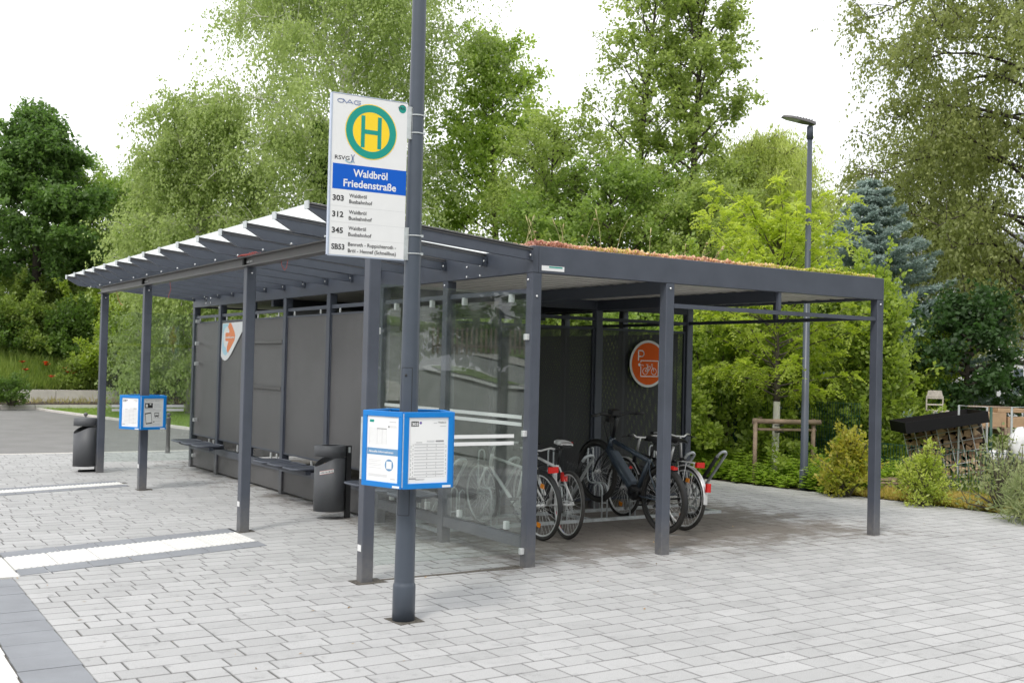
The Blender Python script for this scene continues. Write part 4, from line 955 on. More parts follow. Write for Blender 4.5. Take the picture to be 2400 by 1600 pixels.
    MB().tube([(sx-.08, -.02, sz-.03), (sx, -.02, sz-.05), (sx+.08, -.01, sz-.02)], .0035, 5).tube([(sx-.08, .02, sz-.03), (sx, .02, sz-.05), (sx+.08, .01, sz-.02)], .0035, 5).build('saddle_rail', M['rim'], so)
    hh = {'sport': .44, 'ebike': .66, 'city': .56, 'white': .50, 'fold': .66}.get(style, .55); hx = hd1[0]-.05+(.06 if style in ('sport', 'ebike') else 0); hz = r+hh+.03
    P('stem', MB().tube([hd1, (hd1[0]-.03, 0, hz-.04), (hx, 0, hz)], [.021, .021, .017] if style == 'ebike' else [.015, .015, .013], 10), M['blk'] if style == 'ebike' else M['rim'])
    w_ = .34 if style == 'ebike' else .28; bk_ = .05 if style in ('sport', 'ebike') else .17
    ho_ = P('handlebar', MB().tube([(hx-bk_, -w_, hz+.02), (hx-bk_*.35, -w_*.55, hz+.03), (hx, -.06, hz), (hx, .06, hz), (hx-bk_*.35, w_*.55, hz+.03), (hx-bk_, w_, hz+.02)], .016 if style == 'ebike' else .011, 8), M['blk'] if style == 'ebike' else (hb or M['rim']))
    for s_ in (-1, 1):
        MB().tube([(hx-bk_*.8, s_*w_*.75, hz+.023), (hx-bk_-.01, s_*w_*1.06, hz+.02)], .0165, 8).build('grip', M['black'], ho_, True)
        MB().tube([(hx-bk_*.35, s_*w_*.6, hz+.02), (hx+.03, s_*w_*.7, hz), (hx-.01, s_*w_*.95, hz-.005)], .0055, 6).build('brake_lever', M['blk'], ho_, True)
        MB().tube([(hx, s_*.12, hz), (hx+.09, s_*.07, hz-.02), (hx+.07, s_*.03, hz-.16), (hd0[0], s_*.02, hd0[2])], .0028, 5, False).build('cable', M['blk'], ho_, True)
    c_ = MB().lathe([(.0001, -.004), (.085, -.004), (.092, 0), (.085, .004), (.0001, .004)], (bb_[0], -.055, bb_[2]), 24, Matrix.Rotation(R(90), 4, 'X')); co = P('crankset', c_, M['blk'] if style == 'ebike' else M['rim'])
    for s_, a in ((-1, R(-35)), (1, R(145))):
        e = (bb_[0]+.17*math.cos(a), s_*.075, bb_[2]+.17*math.sin(a)); MB().tube([(bb_[0], s_*.065, bb_[2]), e], .009, 6).build('crank', M['blk'], co, True)
        MB().box(e[0]-.045, e[0]+.045, e[1]+s_*.01-(.09 if s_ < 0 else 0), e[1]+s_*.01+(.09 if s_ > 0 else 0), e[2]-.011, e[2]+.011).build('pedal', M['black'], co)
    if style == 'ebike':
        d = np.array([hd0[0]-bb_[0], 0, hd0[2]-bb_[2]]); L_ = np.linalg.norm(d); d /= L_; n_ = np.array([-d[2], 0, d[0]])
        O = np.array(bb_)+d*.07
        bt = MB().ext([(0, .0), (.04, .078), (L_-.16, .072), (L_-.10, .02), (L_-.1, -.04), (.0, -.045)], O+np.array([0, .042, 0]), d, n_, (0, -1, 0), .084)
        bevel(P('battery', bt, M['battb'], False), .012, 3)
        P('motor', MB().lathe([(.0001, -.06), (.07, -.06), (.085, -.04), (.085, .04), (.07, .06), (.0001, .06)], (bb_[0]+.01, 0, bb_[2]+.01), 20, Matrix.Rotation(R(90), 4, 'X')), M['blk'])
        P('display', MB().box(hx-.03, hx+.06, -.05, .05, hz+.01, hz+.06), M['ink'], False); P('headlight', MB().box(hx+.04, hx+.11, -.035, .035, hz-.09, hz-.03), M['black'], False); P('cable', MB().tube([(hx, -.1, hz), (hx+.10, -.03, hz-.10), (hd1[0]+.03, 0, hd1[2]-.06)], .005, 5).tube([(hx, .1, hz), (hx+.11, .05, hz-.12), (hd1[0]+.03, .02, hd1[2]-.08)], .005, 5), M['black'])
        P('saddle_bag', MB().box(sx-.15, sx-.02, -.045, .045, sz-.10, sz-.02), M['black'], False)
        P('cassette', MB().lathe([(.0001, -.02), (.075, -.02), (.078, -.016), (.05, .0), (.03, .02), (.0001, .02)], (0, -.045, r), 28, Matrix.Rotation(R(90), 4, 'X')), M['gut'])
    if style in ('white', 'city', 'ebike', 'fold'):
        def fender(cx, a0_, a1_, m):
            b = MB(); v = []
            for a in np.linspace(R(a0_), R(a1_), 16):
                for y, dr in ((-.027, -.012), (-.016, .0), (.016, .0), (.027, -.012)): v.append((cx+(r+.014+dr)*math.cos(a), y, r+(r+.014+dr)*math.sin(a)))
            return P('mudguard', b.add(v, [(4*i+j, 4*i+j+1, 4*i+j+5, 4*i+j+4) for i in range(15) for j in range(3)]), m)
        fm = M['rim'] if style == 'city' else M['black']
        fo_ = fender(0, 35, 185, fm); fender(wb, 20, 150, fm)
        if style != 'ebike':
            cz_ = r*2+.045
            c2 = MB()
            for s_ in (-1, 1): c2.tube([(.14, s_*.05, cz_), (-.20, s_*.055, cz_)], .005, 6); c2.tube([(0, s_*.06, r), (-.06, s_*.055, cz_)], .004, 6); c2.tube([(0, s_*.06, r), (.08, s_*.055, cz_)], .004, 6)
            c2.tube([(-.20, -.055, cz_), (-.20, .055, cz_)], .005, 6)
            for x in (-.1, 0, .08): c2.tube([(x, -.05, cz_), (x, .05, cz_)], .003, 5)
            ca = P('carrier', c2, M['rim'] if style == 'city' else M['blk'])
            MB().box(-.235, -.205, -.052, .052, cz_-.045, cz_+.012).build('rear_light', M['red'], ca)
        else:
            P('rear_light', MB().box(-.13, -.06, -.03, .03, r*2+.005, r*2+.03), M['red'], False)
        if style == 'city':
            MB().box(-r-.045, -r-.015, -.026, .026, r+.10, r+.19).build('fender_light', M['red'], fo_)
    if style in ('sport',): P('rear_light', MB().box(.10, .14, -.03, .03, r+.22, r+.31), M['red'], False); P('chain_guard', MB().tube([(.0, -.05, r+.02), (.44, -.06, r+.0)], .006, 6).tube([(.0, -.05, r-.04), (.44, -.06, r-.12)], .003, 6), M['rim'])
    P('chain', MB().tube([(0, -.052, r+.035), (.44, -.055, r+.04)], .0035, 5).tube([(0, -.052, r-.04), (.44, -.055, r-.14)], .0035, 5), M['tyre'])
    P('kickstand', MB().tube([(.30, .05, r-.05), (.10, .10, r-.13)] if style != 'fold' else [(.30, .05, r-.05), (.2, .09, .02)], .007, 6), M['blk'])
    return root
def place(b, x, y, fx, fy, z=0, pitch=0, lean=0):
    a = math.atan2(fy-y, fx-x)
    b.matrix_world = Matrix.Translation((x, y, z)) @ Matrix.Rotation(a, 4, 'Z') @ Matrix.Rotation(lean, 4, 'X') @ Matrix.Rotation(-pitch, 4, 'Y')
b1 = bicycle('white bicycle with a carrier and red box light, nearest the glass wall', M['bikew'], style='white', wb=1.10); place(b1, .96, 1.19, .95, 2.3, lean=R(-2))
b2 = bicycle('sports bicycle with white and red saddle and red and blue rim print', M['bikew'], style='sport', wb=1.02, saddle_m=M['bikew']); place(b2, 1.24, 1.15, 1.40, 2.2, lean=R(2))
b3 = bicycle('slate blue electric bicycle with its front wheel raised in the rack', M['bikeb'], r=.35, tw=.027, style='ebike', wb=1.14, rimm=M['blk']); place(b3, 2.42, 1.12, 2.405, 2.25, 0, R(10), lean=R(-2))
b4 = bicycle('silver city bicycle with chrome mudguards and two red lights, right of the electric bicycle', M['blk'], style='city', wb=1.10, hb=M['bikew']); place(b4, 2.755, 1.145, 2.80, 2.28, lean=R(3))
b5 = bicycle('small-wheeled black folding bicycle at the right end of the rack', M['blk'], r=.23, tw=.022, style='fold', wb=.95); place(b5, 3.54, 2.82, 3.50, 1.87, lean=R(-3))
# ------------------------------------------------------------------ trees and plants
def nrm(a): return a/(np.linalg.norm(a, axis=-1, keepdims=True)+1e-9)
def tree(name, label, cat, base, H, Rr, lm, bark, seed, prof='round', t0=.25, nl=40, ns=10, ntw=7, nlf=18, lsz=.09, twl=.7, droop=.2, el=(50, 10), trunk_r=.16,
         down=.0, group=None, stems=1, limb_r=.045, spread=.35, lwid=.35, bend=.0, tilt=(0, 0), limemat=None, cull=None, vis=1., subl=.34, flat_=1.0):
    g = np.random.default_rng(seed); rr = random.Random(seed)
    root = empty(name, tuple(base), label, cat, group)
    B = np.zeros(3)
    n = 12; ts = np.linspace(0, 1, n)
    wob = np.stack([np.sin(ts*5+seed)*.02*H*ts*(1-ts*.3)+tilt[0]*ts, np.cos(ts*4+seed*2)*.02*H*ts+tilt[1]*ts, ts*H*.97], 1)
    tr = MB(); tr.tube(wob, trunk_r*(1-ts*.93)*(1+.25*np.exp(-ts*18)), 10)
    def tp(t): return np.array([np.interp(t, ts, wob[:, i]) for i in range(3)])
    PR = {'round': lambda t: math.sin(math.pi*min(1, max(.03, .12+.86*t)))**.6, 'cone': lambda t: (1-t)**.8*.95+.06, 'egg': lambda t: (math.sin(math.pi*(.18+.8*t)**.8))**.7,
          'birch': lambda t: .45+.55*math.sin(math.pi*min(1, .1+t*.85))**.8 if t < .8 else .45+(1-t)*1.8, 'open': lambda t: .35+.65*math.sin(math.pi*(.15+.75*t)), 'dome': lambda t: math.sqrt(max(.02, 1-t*t)), 'low': lambda t: min(1, .55+t*2.2) if t < .2 else max(.12, 1-(t-.2)*1.08)}[prof]
    S0 = []; D0 = []; L0 = []; W0 = []
    for i in range(nl):
        u = (i+.5)/nl; t = t0+(1-t0)*u**.9; p = tp(t); az = i*2.39996+rr.uniform(-.4, .4); e = R(el[0]*u+el[1]*(1-u)+rr.uniform(-12, 12)) if prof != 'birch' else R(rr.uniform(25, 55))
        L_ = Rr*PR(u)*rr.uniform(.75, 1.18)
        d = np.array([math.cos(az)*math.cos(e), math.sin(az)*math.cos(e), math.sin(e)]); k = np.linspace(0, 1, 7)[:, None]
        P = p+d*L_*k+np.array([0, 0, -1])*bend*L_*k**2.2; P[:, 2] = np.maximum(P[:, 2], .15)
        P += g.normal(0, .02*L_, P.shape)*k
        tr.tube(P, np.maximum(.006, limb_r*(1-k[:, 0]*.9)*(L_/Rr)**.5), 5, False)
        m = max(3, int(ns*(.4+.6*L_/Rr)))
        s_ = g.uniform(.22, 1.0, m)**.8
        pos = np.stack([np.interp(s_, k[:, 0], P[:, q]) for q in range(3)], 1)
        dd = nrm(d*.7+g.normal(0, .6, (m, 3))*[1, 1, .6*flat_]+[0, 0, .12]); S0.append(pos); D0.append(dd); L0.append(Rr*subl*(1-.45*s_)*g.uniform(.6, 1.3, m)); W0.append(g.uniform(0, 1, m))
    top = tp(.98); S0.append(np.repeat(top[None], 5, 0)); D0.append(nrm(g.normal(0, .5, (5, 3))+[0, 0, 1])); L0.append(np.full(5, Rr*.18)); W0.append(g.uniform(0, 1, 5))
    S, D, L_, W_ = np.concatenate(S0), np.concatenate(D0), np.concatenate(L0), np.concatenate(W0)
    for p, d, l in zip(S, D, L_): tr.tube([p, p+d*l*.5, p+d*l+[0, 0, -down*.1]], [limb_r*.28, limb_r*.2, .003], 3, False)
    trunk = tr.build('trunk', bark, root, True)
    # twigs
    nt = len(S)*ntw; idx = np.repeat(np.arange(len(S)), ntw); s_ = g.uniform(.15, 1.05, nt)
    tp0 = S[idx]+D[idx]*(L_[idx]*s_)[:, None]; td = nrm(D[idx]*.5+g.normal(0, 1, (nt, 3))*[1, 1, .7*flat_]+[0, 0, -down]); tl = twl*g.uniform(.45, 1.25, nt); tw_ = np.clip(W_[idx]*.6+g.uniform(0, .4, nt), 0, 1)
    nn = nt*nlf; idx = np.repeat(np.arange(nt), nlf); u = g.uniform(.05, 1, nn)
    pos = tp0[idx]+td[idx]*(tl[idx]*u)[:, None]; pos[:, 2] -= droop*(tl[idx]*u)**1.5
    pos += g.normal(0, spread*.1, (nn, 3))
    ax = nrm(g.normal(0, 1, (nn, 3))+td[idx]*.5+[0, 0, -.5-down]); sd_ = nrm(np.cross(ax, g.normal(0, 1, (nn, 3))+[0, 0, 1.2]))
    sz = lsz*g.uniform(.55, 1.25, nn)[:, None]
    Q = np.stack([pos, pos+ax*sz*.5+sd_*sz*lwid, pos+ax*sz, pos+ax*sz*.5-sd_*sz*lwid], 1)
    keep = pos[:, 2] > .02
    if cull: keep &= cull(pos+np.array(base))
    tint = np.clip(tw_[idx]*.55+g.uniform(0, .45, nn), 0, 1)
    quads('crown', Q[keep], lm, root, tint[keep])
    return root
def bush(name, label, cat, base, rx, ry, h, lm, seed, n=20000, lsz=.07, group=None, nc=60, stem=M['bark'], lwid=.35, clump=.32, z0=0.0, ns=14, up=.3, shoots=None):
    g = np.random.default_rng(seed); root = empty(name, tuple(base), label, cat, group)
    a = g.uniform(0, 2*np.pi, nc); rad = np.sqrt(g.uniform(0, 1, nc)); zz = g.uniform(.12, 1, nc)
    sh = np.sqrt(np.maximum(.05, 1-(zz*.95)**2.2)); C_ = np.stack([np.cos(a)*rad*rx*sh, np.sin(a)*rad*ry*sh, z0+zz*h*(1-.12*rad)], 1)
    st = MB()
    for k in range(min(ns, nc)):
        c = C_[k]; st.tube([(c[0]*.12, c[1]*.12, 0), (c[0]*.5, c[1]*.5, c[2]*.55), c], [.022, .014, .004], 5, False)
    stm = st.build('stem', stem, root)
    if shoots is None: shoots = nc
    SP = []
    for k in range(shoots):
        c = C_[g.integers(0, nc)]; o = nrm(np.array([c[0]/rx, c[1]/rx, (c[2]-z0)/h*1.6+.2])+g.normal(0, .25, 3)); l = g.uniform(.5, 1.5)*(clump+.16*h)
        e = c+o*l+[0, 0, -.12*l]; st.tube([c, c+o*l*.5, e], [.007, .005, .002], 3, False); SP.append((c, o, l, g.uniform(0, 1)))
    stm.data.clear_geometry(); stm.data.from_pydata(st.v, [], st.f); stm.data.update()
    wv = g.uniform(0, 1, nc); idx = g.integers(0, nc, n); cs = clump*g.uniform(.6, 1.2, nc)
    v = nrm(g.normal(0, 1, (n, 3))); pos = C_[idx]+v*(cs[idx]*g.uniform(.3, 1, n)**.5)[:, None]*[1, 1, .8]
    tv = wv[idx].copy()
    if shoots:
        ms_ = int(n*.32); si = g.integers(0, shoots, ms_); u_ = g.uniform(0, 1, ms_); c_ = np.array([q[0] for q in SP]); o_ = np.array([q[1] for q in SP]); l_ = np.array([q[2] for q in SP])
        pos[:ms_] = c_[si]+o_[si]*(l_[si]*u_)[:, None]+np.array([0, 0, -.12])*(l_[si]*u_**2)[:, None]+g.normal(0, lsz*.45, (ms_, 3)); v[:ms_] = nrm(o_[si]*.6+g.normal(0, .7, (ms_, 3))); tv[:ms_] = .5+.5*tv[:ms_]
    ax = nrm(g.normal(0, .7, (n, 3))+v+[0, 0, up]); sd_ = nrm(np.cross(ax, g.normal(0, 1, (n, 3))+[0, 0, 1]))
    sz = lsz*g.uniform(.55, 1.3, n)[:, None]
    Q = np.stack([pos, pos+ax*sz*.5+sd_*sz*lwid, pos+ax*sz, pos+ax*sz*.5-sd_*sz*lwid], 1); keep = pos[:, 2] > .01
    quads('foliage', Q[keep], lm, root, np.clip(tv*.6+g.uniform(0, .4, n), 0, 1)[keep]); return root
LM = dict(
    birch=leafmat('birch_leaf', (.185, .235, .08), (.38, .45, .185), .45), birch2=leafmat('birch_leaf_dull', (.14, .17, .05), (.33, .36, .14), .42),
    dark=leafmat('maple_leaf', (.055, .105, .03), (.16, .25, .07), .42), mid=leafmat('mid_leaf', (.11, .17, .04), (.28, .37, .10), .42),
    alder=leafmat('alder_leaf', (.15, .20, .055), (.36, .43, .14), .45), cherry=leafmat('cherry_leaf', (.15, .22, .045), (.38, .47, .13), .45),
    willow=leafmat('willow_leaf', (.26, .31, .09), (.50, .55, .20), .45), robinia=leafmat('robinia_leaf', (.20, .27, .035), (.48, .54, .13), .45),
    spruce=leafmat('spruce_needle', (.17, .23, .205), (.42, .50, .465), .25), hazel=leafmat('hazel_leaf', (.10, .16, .03), (.36, .44, .10), .42),
    bush=leafmat('bush_leaf', (.09, .14, .03), (.27, .34, .09), .42), bushd=leafmat('bush_leaf_dark', (.045, .09, .02), (.15, .23, .055), .4), bushl=leafmat('bush_leaf_light', (.14, .21, .035), (.36, .44, .09), .4),
    lime=leafmat('lime_leaf', (.20, .27, .04), (.46, .50, .13), .4), rust=leafmat('rusty_leaf', (.20, .28, .04), (.42, .36, .08), .4), grey=leafmat('grey_leaf', (.14, .19, .08), (.36, .38, .20), .4),
    ivy=leafmat('ivy_leaf', (.015, .045, .008), (.07, .15, .02)), herb=leafmat('herb_leaf', (.15, .24, .04), (.40, .50, .12), .4), low=leafmat('low_leaf', (.30, .30, .06), (.52, .40, .14)), vdark=leafmat('dark_leaf', (.02, .045, .015), (.07, .13, .04)))
def at_px(px, py, d): p = ray_at(px, py, d); return [float(p[0]), float(p[1]), bankz(p[0], p[1])]
def hgt(py, px, d): return float(ray_at(px, py, d)[2])
ab = 'trees standing behind the shelter'
# left
b = at_px(78, 800, 46); tree('maple_tree', 'dark green round-crowned tree on the bank, leftmost in view', 'tree', b, hgt(285, 70, 46)-b[2], 2.9, LM['dark'], M['barkd'], 1, 'low', .24, 52, 11, 8, 20, .16, .55, .1, (60, 5), .22, group=ab, spread=.6)
b = at_px(225, 800, 52); tree('maple_tree', 'smaller dark tree just right of the leftmost tree', 'tree', b, hgt(478, 225, 52)-b[2], 3.0, LM['mid'], M['barkd'], 2, 'round', .1, 30, 9, 7, 16, .13, .6, .1, (50, 10), .15, group=ab, spread=.6)
b = at_px(370, 800, 49); tree('ash_tree', 'mid green tree low behind the far end of the canopy', 'tree', b, hgt(452, 370, 49)-b[2], 4.0, LM['mid'], M['bark'], 3, 'round', .08, 36, 10, 7, 18, .12, .7, .15, (45, 10), .18, group=ab, spread=.6)
# the big birch and its smaller partner
b = at_px(775, 830, 34); tree('birch_tree', 'tallest weeping birch with a white trunk behind the canopy', 'tree', b, 17.0, 5.4, LM['birch'], mat('birch_bark', (.70, .67, .62), .7, var=.45, vscale=3), 4, 'birch', .10, 94, 14, 9, 21, .10, 1.25, .6, (50, 40), .23, down=1.2, bend=.55, group=ab, spread=.5, lwid=.32, limb_r=.05, subl=.26)
b = at_px(450, 830, 35); tree('birch_tree', 'lower weeping birch left of the tallest birch', 'tree', b, hgt(232, 450, 35)-b[2], 2.9, LM['birch'], mat('birch_bark_grey', (.38, .36, .32), .7, var=.45, vscale=3), 5, 'birch', .06, 56, 12, 8, 20, .105, 1.0, .5, (50, 40), .13, down=1.1, bend=.6, group=ab, spread=.5, lwid=.32, subl=.28)
def ivy(px, d, y0, y1, seed):
    p = at_px(px, 830, d); za, zb = hgt(y1, px, d), hgt(y0, px, d); g = np.random.default_rng(seed); n = 9000
    z = g.uniform(za, zb, n); a = g.uniform(0, 6.283, n); r_ = (.28+.16*np.sin(z*3+a*2))*g.uniform(.6, 1.15, n)
    pos = np.stack([p[0]+r_*np.cos(a), p[1]+r_*np.sin(a), z], 1); ax = nrm(g.normal(0, .6, (n, 3))+[0, 0, -.7]); s_ = nrm(np.cross(ax, g.normal(0, 1, (n, 3)))); sz = .11*g.uniform(.6, 1.2, n)[:, None]
    tag(quads('ivy', np.stack([pos, pos+ax*sz*.5+s_*sz*.4, pos+ax*sz, pos+ax*sz*.5-s_*sz*.4], 1), LM['ivy'], tint=g.uniform(0, 1, n)), 'dark green ivy climbing the trunk of the tallest birch', 'ivy')
ivy(745, 33.4, 285, 520, 6)
# centre
b = at_px(1150, 850, 36); tree('cherry_tree', 'light green pointed tree just right of the foreground pole', 'tree', b, hgt(98, 1150, 36)-b[2], 3.6, LM['cherry'], M['bark'], 7, 'low', .06, 60, 11, 7, 18, .13, .75, .2, (45, 15), .2, group=ab, spread=.6)
b = at_px(1290, 850, 31); tree('alder_tree', 'low leafy tree between the pointed tree and the two tall alders', 'tree', b, hgt(300, 1290, 31)-b[2], 2.5, LM['alder'], M['barkd'], 8, 'round', .1, 34, 9, 7, 16, .10, .6, .15, (50, 10), .14, group=ab, spread=.5)
b = at_px(1497, 860, 34); tree('alder_tree', 'tall airy alder with bare top twigs, left one of the pair', 'tree', b, 14.6, 3.8, LM['alder'], M['barkd'], 9, 'cone', .08, 60, 9, 6, 14, .12, .65, .12, (58, 18), .19, group=ab, spread=.5, limb_r=.055)
b = at_px(1607, 865, 33); tree('alder_tree', 'tall narrow alder, right one of the pair', 'tree', b, 15, 2.1, LM['alder'], M['barkd'], 10, 'open', .14, 56, 9, 6, 15, .12, .5, .1, (60, 35), .17, group=ab, spread=.5)
b = at_px(1640, 865, 29); tree('alder_tree', 'dense leafy tree low in front of the two tall alders', 'tree', b, hgt(470, 1640, 29)-b[2], 2.2, LM['alder'], M['barkd'], 30, 'round', .05, 34, 9, 7, 16, .10, .6, .15, (50, 10), .12, group=ab, spread=.5)
b = at_px(1420, 865, 30); tree('maple_tree', 'broad dark green tree low behind the planted roof', 'tree', b, hgt(430, 1420, 30)-b[2], 2.9, LM['mid'], M['barkd'], 31, 'round', .05, 40, 9, 7, 16, .11, .6, .15, (50, 10), .12, group=ab, spread=.5)
# willow
b = at_px(1800, 870, 37); tree('willow_tree', 'pale weeping willow behind the bright young tree', 'tree', b, hgt(292, 1800, 37)-b[2]-.6, 3.9, LM['willow'], M['bark'], 11, 'dome', .3, 56, 13, 10, 28, .12, 1.7, .35, (65, 40), .2, down=2.4, bend=.35, group=ab, spread=.4, lwid=.17, subl=.26)
# blue spruce
def spruce(px, d, pytop, Rm, seed):
    b = at_px(px, 880, d); H = hgt(pytop, px, d); g = np.random.default_rng(seed); root = empty('blue_spruce', tuple(b), 'blue-green spruce with tiered branches right of the street lamp', 'tree', ab)
    tr = MB().tube([(0, 0, 0), (0, 0, H*.6), (0, 0, H+.35)], [.12, .06, .006], 8); PS = []; W_ = []
    nti = 26
    for i in range(nti):
        u = i/nti; z = .6+(H-.6)*u; L_ = Rm*(1-u)**.85+.06
        for j in range(11):
            az = g.uniform(0, 6.283); l = L_*g.uniform(.7, 1.1); k = np.linspace(0, 1, 6)
            d_ = np.array([math.cos(az), math.sin(az), 0]); zz = z+l*(-.18*k+.28*k**2)+.0
            P = d_*l*k[:, None]; P[:, 2] = zz; tr.tube(P, [.018, .014, .011, .008, .005, .003], 4, False)
            m = int(90+420*l); s_ = g.uniform(.08, 1, m); c = np.stack([np.interp(s_, k, P[:, q]) for q in range(3)], 1); sdv = np.array([-d_[1], d_[0], 0])
            off = g.uniform(-1, 1, m)*.34*(1.05-s_)*min(1, l); PS.append(np.concatenate([c+sdv*off[:, None]+d_*np.abs(off)[:, None]*.5+g.normal(0, .018, (m, 3)), np.repeat(d_[None]*.6, m, 0)+sdv*np.sign(off)[:, None]*.5+g.normal(0, .5, (m, 3))+[0, 0, .15]], 1)); W_.append(np.full(m, g.uniform(0, .5))+g.uniform(0, .5, m))
    A = np.concatenate(PS); pos, ax = A[:, :3], nrm(A[:, 3:]); n = len(pos); s_ = nrm(np.cross(ax, g.normal(0, 1, (n, 3)))); sz = .10*g.uniform(.6, 1.2, n)[:, None]
    tr.build('trunk', M['barkd'], root, True); quads('crown', np.stack([pos, pos+ax*sz*.5+s_*sz*.2, pos+ax*sz, pos+ax*sz*.5-s_*sz*.14], 1), LM['spruce'], root, np.concatenate(W_))
spruce(2036, 27, 410, 3.3, 12)
# right birch
b = at_px(2440, 880, 30); tree('birch_tree', 'large olive-green weeping birch at the right edge', 'tree', b, 15.5, 5.3, LM['birch2'], M['barkd'], 13, 'birch', .14, 90, 13, 9, 19, .10, 1.0, .55, (50, 40), .2, down=1.2, bend=.5, group=ab, spread=.5, lwid=.32, limb_r=.06, subl=.26, cull=lambda p: p[:, 2] > 1.9)
b = at_px(2190, 880, 34); tree('birch_tree', 'lower weeping birch left of the large right-hand birch', 'tree', b, hgt(330, 2190, 34)-b[2], 3.3, LM['birch2'], M['barkd'], 14, 'birch', .2, 46, 11, 8, 18, .08, .9, .5, (50, 40), .14, down=1.1, bend=.4, group=ab, spread=.5, lwid=.32)
b = at_px(2270, 880, 25); tree('maple_tree', 'very dark shady tree above the split-wood stack', 'tree', b, 3.1, 1.3, LM['vdark'], M['barkd'], 15, 'round', .25, 24, 8, 6, 12, .12, .4, .1, (40, 0), .12, group=ab, spread=.5)
# young whitewashed tree with bright leaves, and its stake frame
YB = at_px(1815, 1095, 17.6); YB[2] = .0
def young():
    g = np.random.default_rng(16); root = empty('young_robinia', tuple(YB), 'young tree with bright yellow-green leaves and a whitewashed trunk held by stakes', 'tree')
    H = hgt(530, 1815, 17.6)
    k = np.linspace(0, 1, 9); P = np.stack([.03*np.sin(k*6), .02*np.cos(k*5), k*H*.95], 1); zb = hgt(940, 1815, 17.6)
    MB().tube([p for p in P if p[2] <= zb]+[(float(np.interp(zb, P[:, 2], P[:, 0])), float(np.interp(zb, P[:, 2], P[:, 1])), zb)], [.062-.004*i for i in range(len([p for p in P if p[2] <= zb])+1)], 10).build('whitewash', M['lime'], root, True)
    tr = MB().tube([(float(np.interp(zb, P[:, 2], P[:, 0])), float(np.interp(zb, P[:, 2], P[:, 1])), zb)]+[p for p in P if p[2] > zb], [.05, .044, .036, .028, .02, .014, .008, .004][:1+len([p for p in P if p[2] > zb])], 8)
    Q = []; W_ = []
    for i in range(70):
        u = i/70; z = zb+.05+(H-zb)*u*.92; az = i*2.4+g.uniform(-.4, .4); l = 1.62*(.45+.55*math.sin(math.pi*(.15+.65*u)))*g.uniform(.7, 1.15) if u < .93 else .45
        e = R(18+38*u+g.uniform(-10, 10)); d = np.array([math.cos(az)*math.cos(e), math.sin(az)*math.cos(e), math.sin(e)]); kk = np.linspace(0, 1, 6)[:, None]
        B = np.array([0, 0, z])+d*l*kk+[0, 0, -.1]*kk**2+g.normal(0, .025, (6, 3))*kk; tr.tube(B, [.016, .013, .010, .007, .005, .003], 5, False)
        m = 40                                      # pinnate leaves: a curved stalk with paired leaflets
        for s_ in g.uniform(.25, 1.05, m):
            c = np.array([np.interp(min(s_, 1), kk[:, 0], B[:, q]) for q in range(3)]); dv = nrm(d*.6+g.normal(0, .8, 3)+[0, 0, .2]); L2 = g.uniform(.14, .30); w_ = g.uniform(0, .5)+.25*(u > .6)
            sv = nrm(np.cross(dv, [0, 0, 1]+g.normal(0, .3, 3)))
            for t_ in np.linspace(.15, 1, 9):
                q = c+dv*L2*t_+np.array([0, 0, -.5*L2*t_*t_])
                for sg_ in (-1, 1):
                    if g.random() < .22: continue
                    a = nrm(sv*sg_+dv*.35+[0, 0, -.25]+g.normal(0, .28, 3)); n_ = nrm(np.cross(a, dv)); b2 = nrm(np.cross(n_, a)); sz = .058*(1.1-.3*t_); Q.append([q, q+a*sz*.5+b2*sz*.3, q+a*sz, q+a*sz*.5-b2*sz*.3]); W_.append(w_+g.uniform(0, .3))
    tr.build('trunk', M['bark'], root, True); quads('crown', np.array(Q), LM['robinia'], root, np.clip(np.array(W_), 0, 1))
young()
sf = empty('tree_stake_frame', tuple(YB), 'frame of round wooden stakes and cross rails around the whitewashed trunk', 'stake frame')
vx, vy = CR[0], CR[1]; fx_, fy_ = CF[0], CF[1]; nl_ = math.hypot(vx, vy); vx /= nl_; vy /= nl_; nf = math.hypot(fx_, fy_); fx_ /= nf; fy_ /= nf
def sfp(a, d, z): return (vx*a+fx_*d, vy*a+fy_*d, z)
for a, d in ((-.36, -.25), (-.13, .45), (.56, -.1)): MB().tube([sfp(a, d, 0), sfp(a-.0, d, 1.0)], .033, 12).build('stake', M['wood'], sf, True)
for (a0_, d0_), (a1_, d1_), z, r_ in (((-.40, -.25), (.66, -.14), .955, .038), ((-.38, -.25), (-.1, .5), .93, .033), ((-.15, .46), (.6, -.05), .93, .03), ((-.38, -.2), (.6, -.1), .83, .022)):
    MB().tube([sfp(a0_, d0_, z), sfp(a1_, d1_, z)], r_, 12).build('cross_rail', M['wood'], sf, True)
MB().tube([sfp(-.05, -.26, .9), sfp(.0, .06, .88), sfp(.06, -.26, .9)], .012, 5).tube([sfp(-.05, -.26, .8), sfp(.0, .06, .78), sfp(.06, -.26, .8)], .012, 5).build('tie', M['black'], sf)
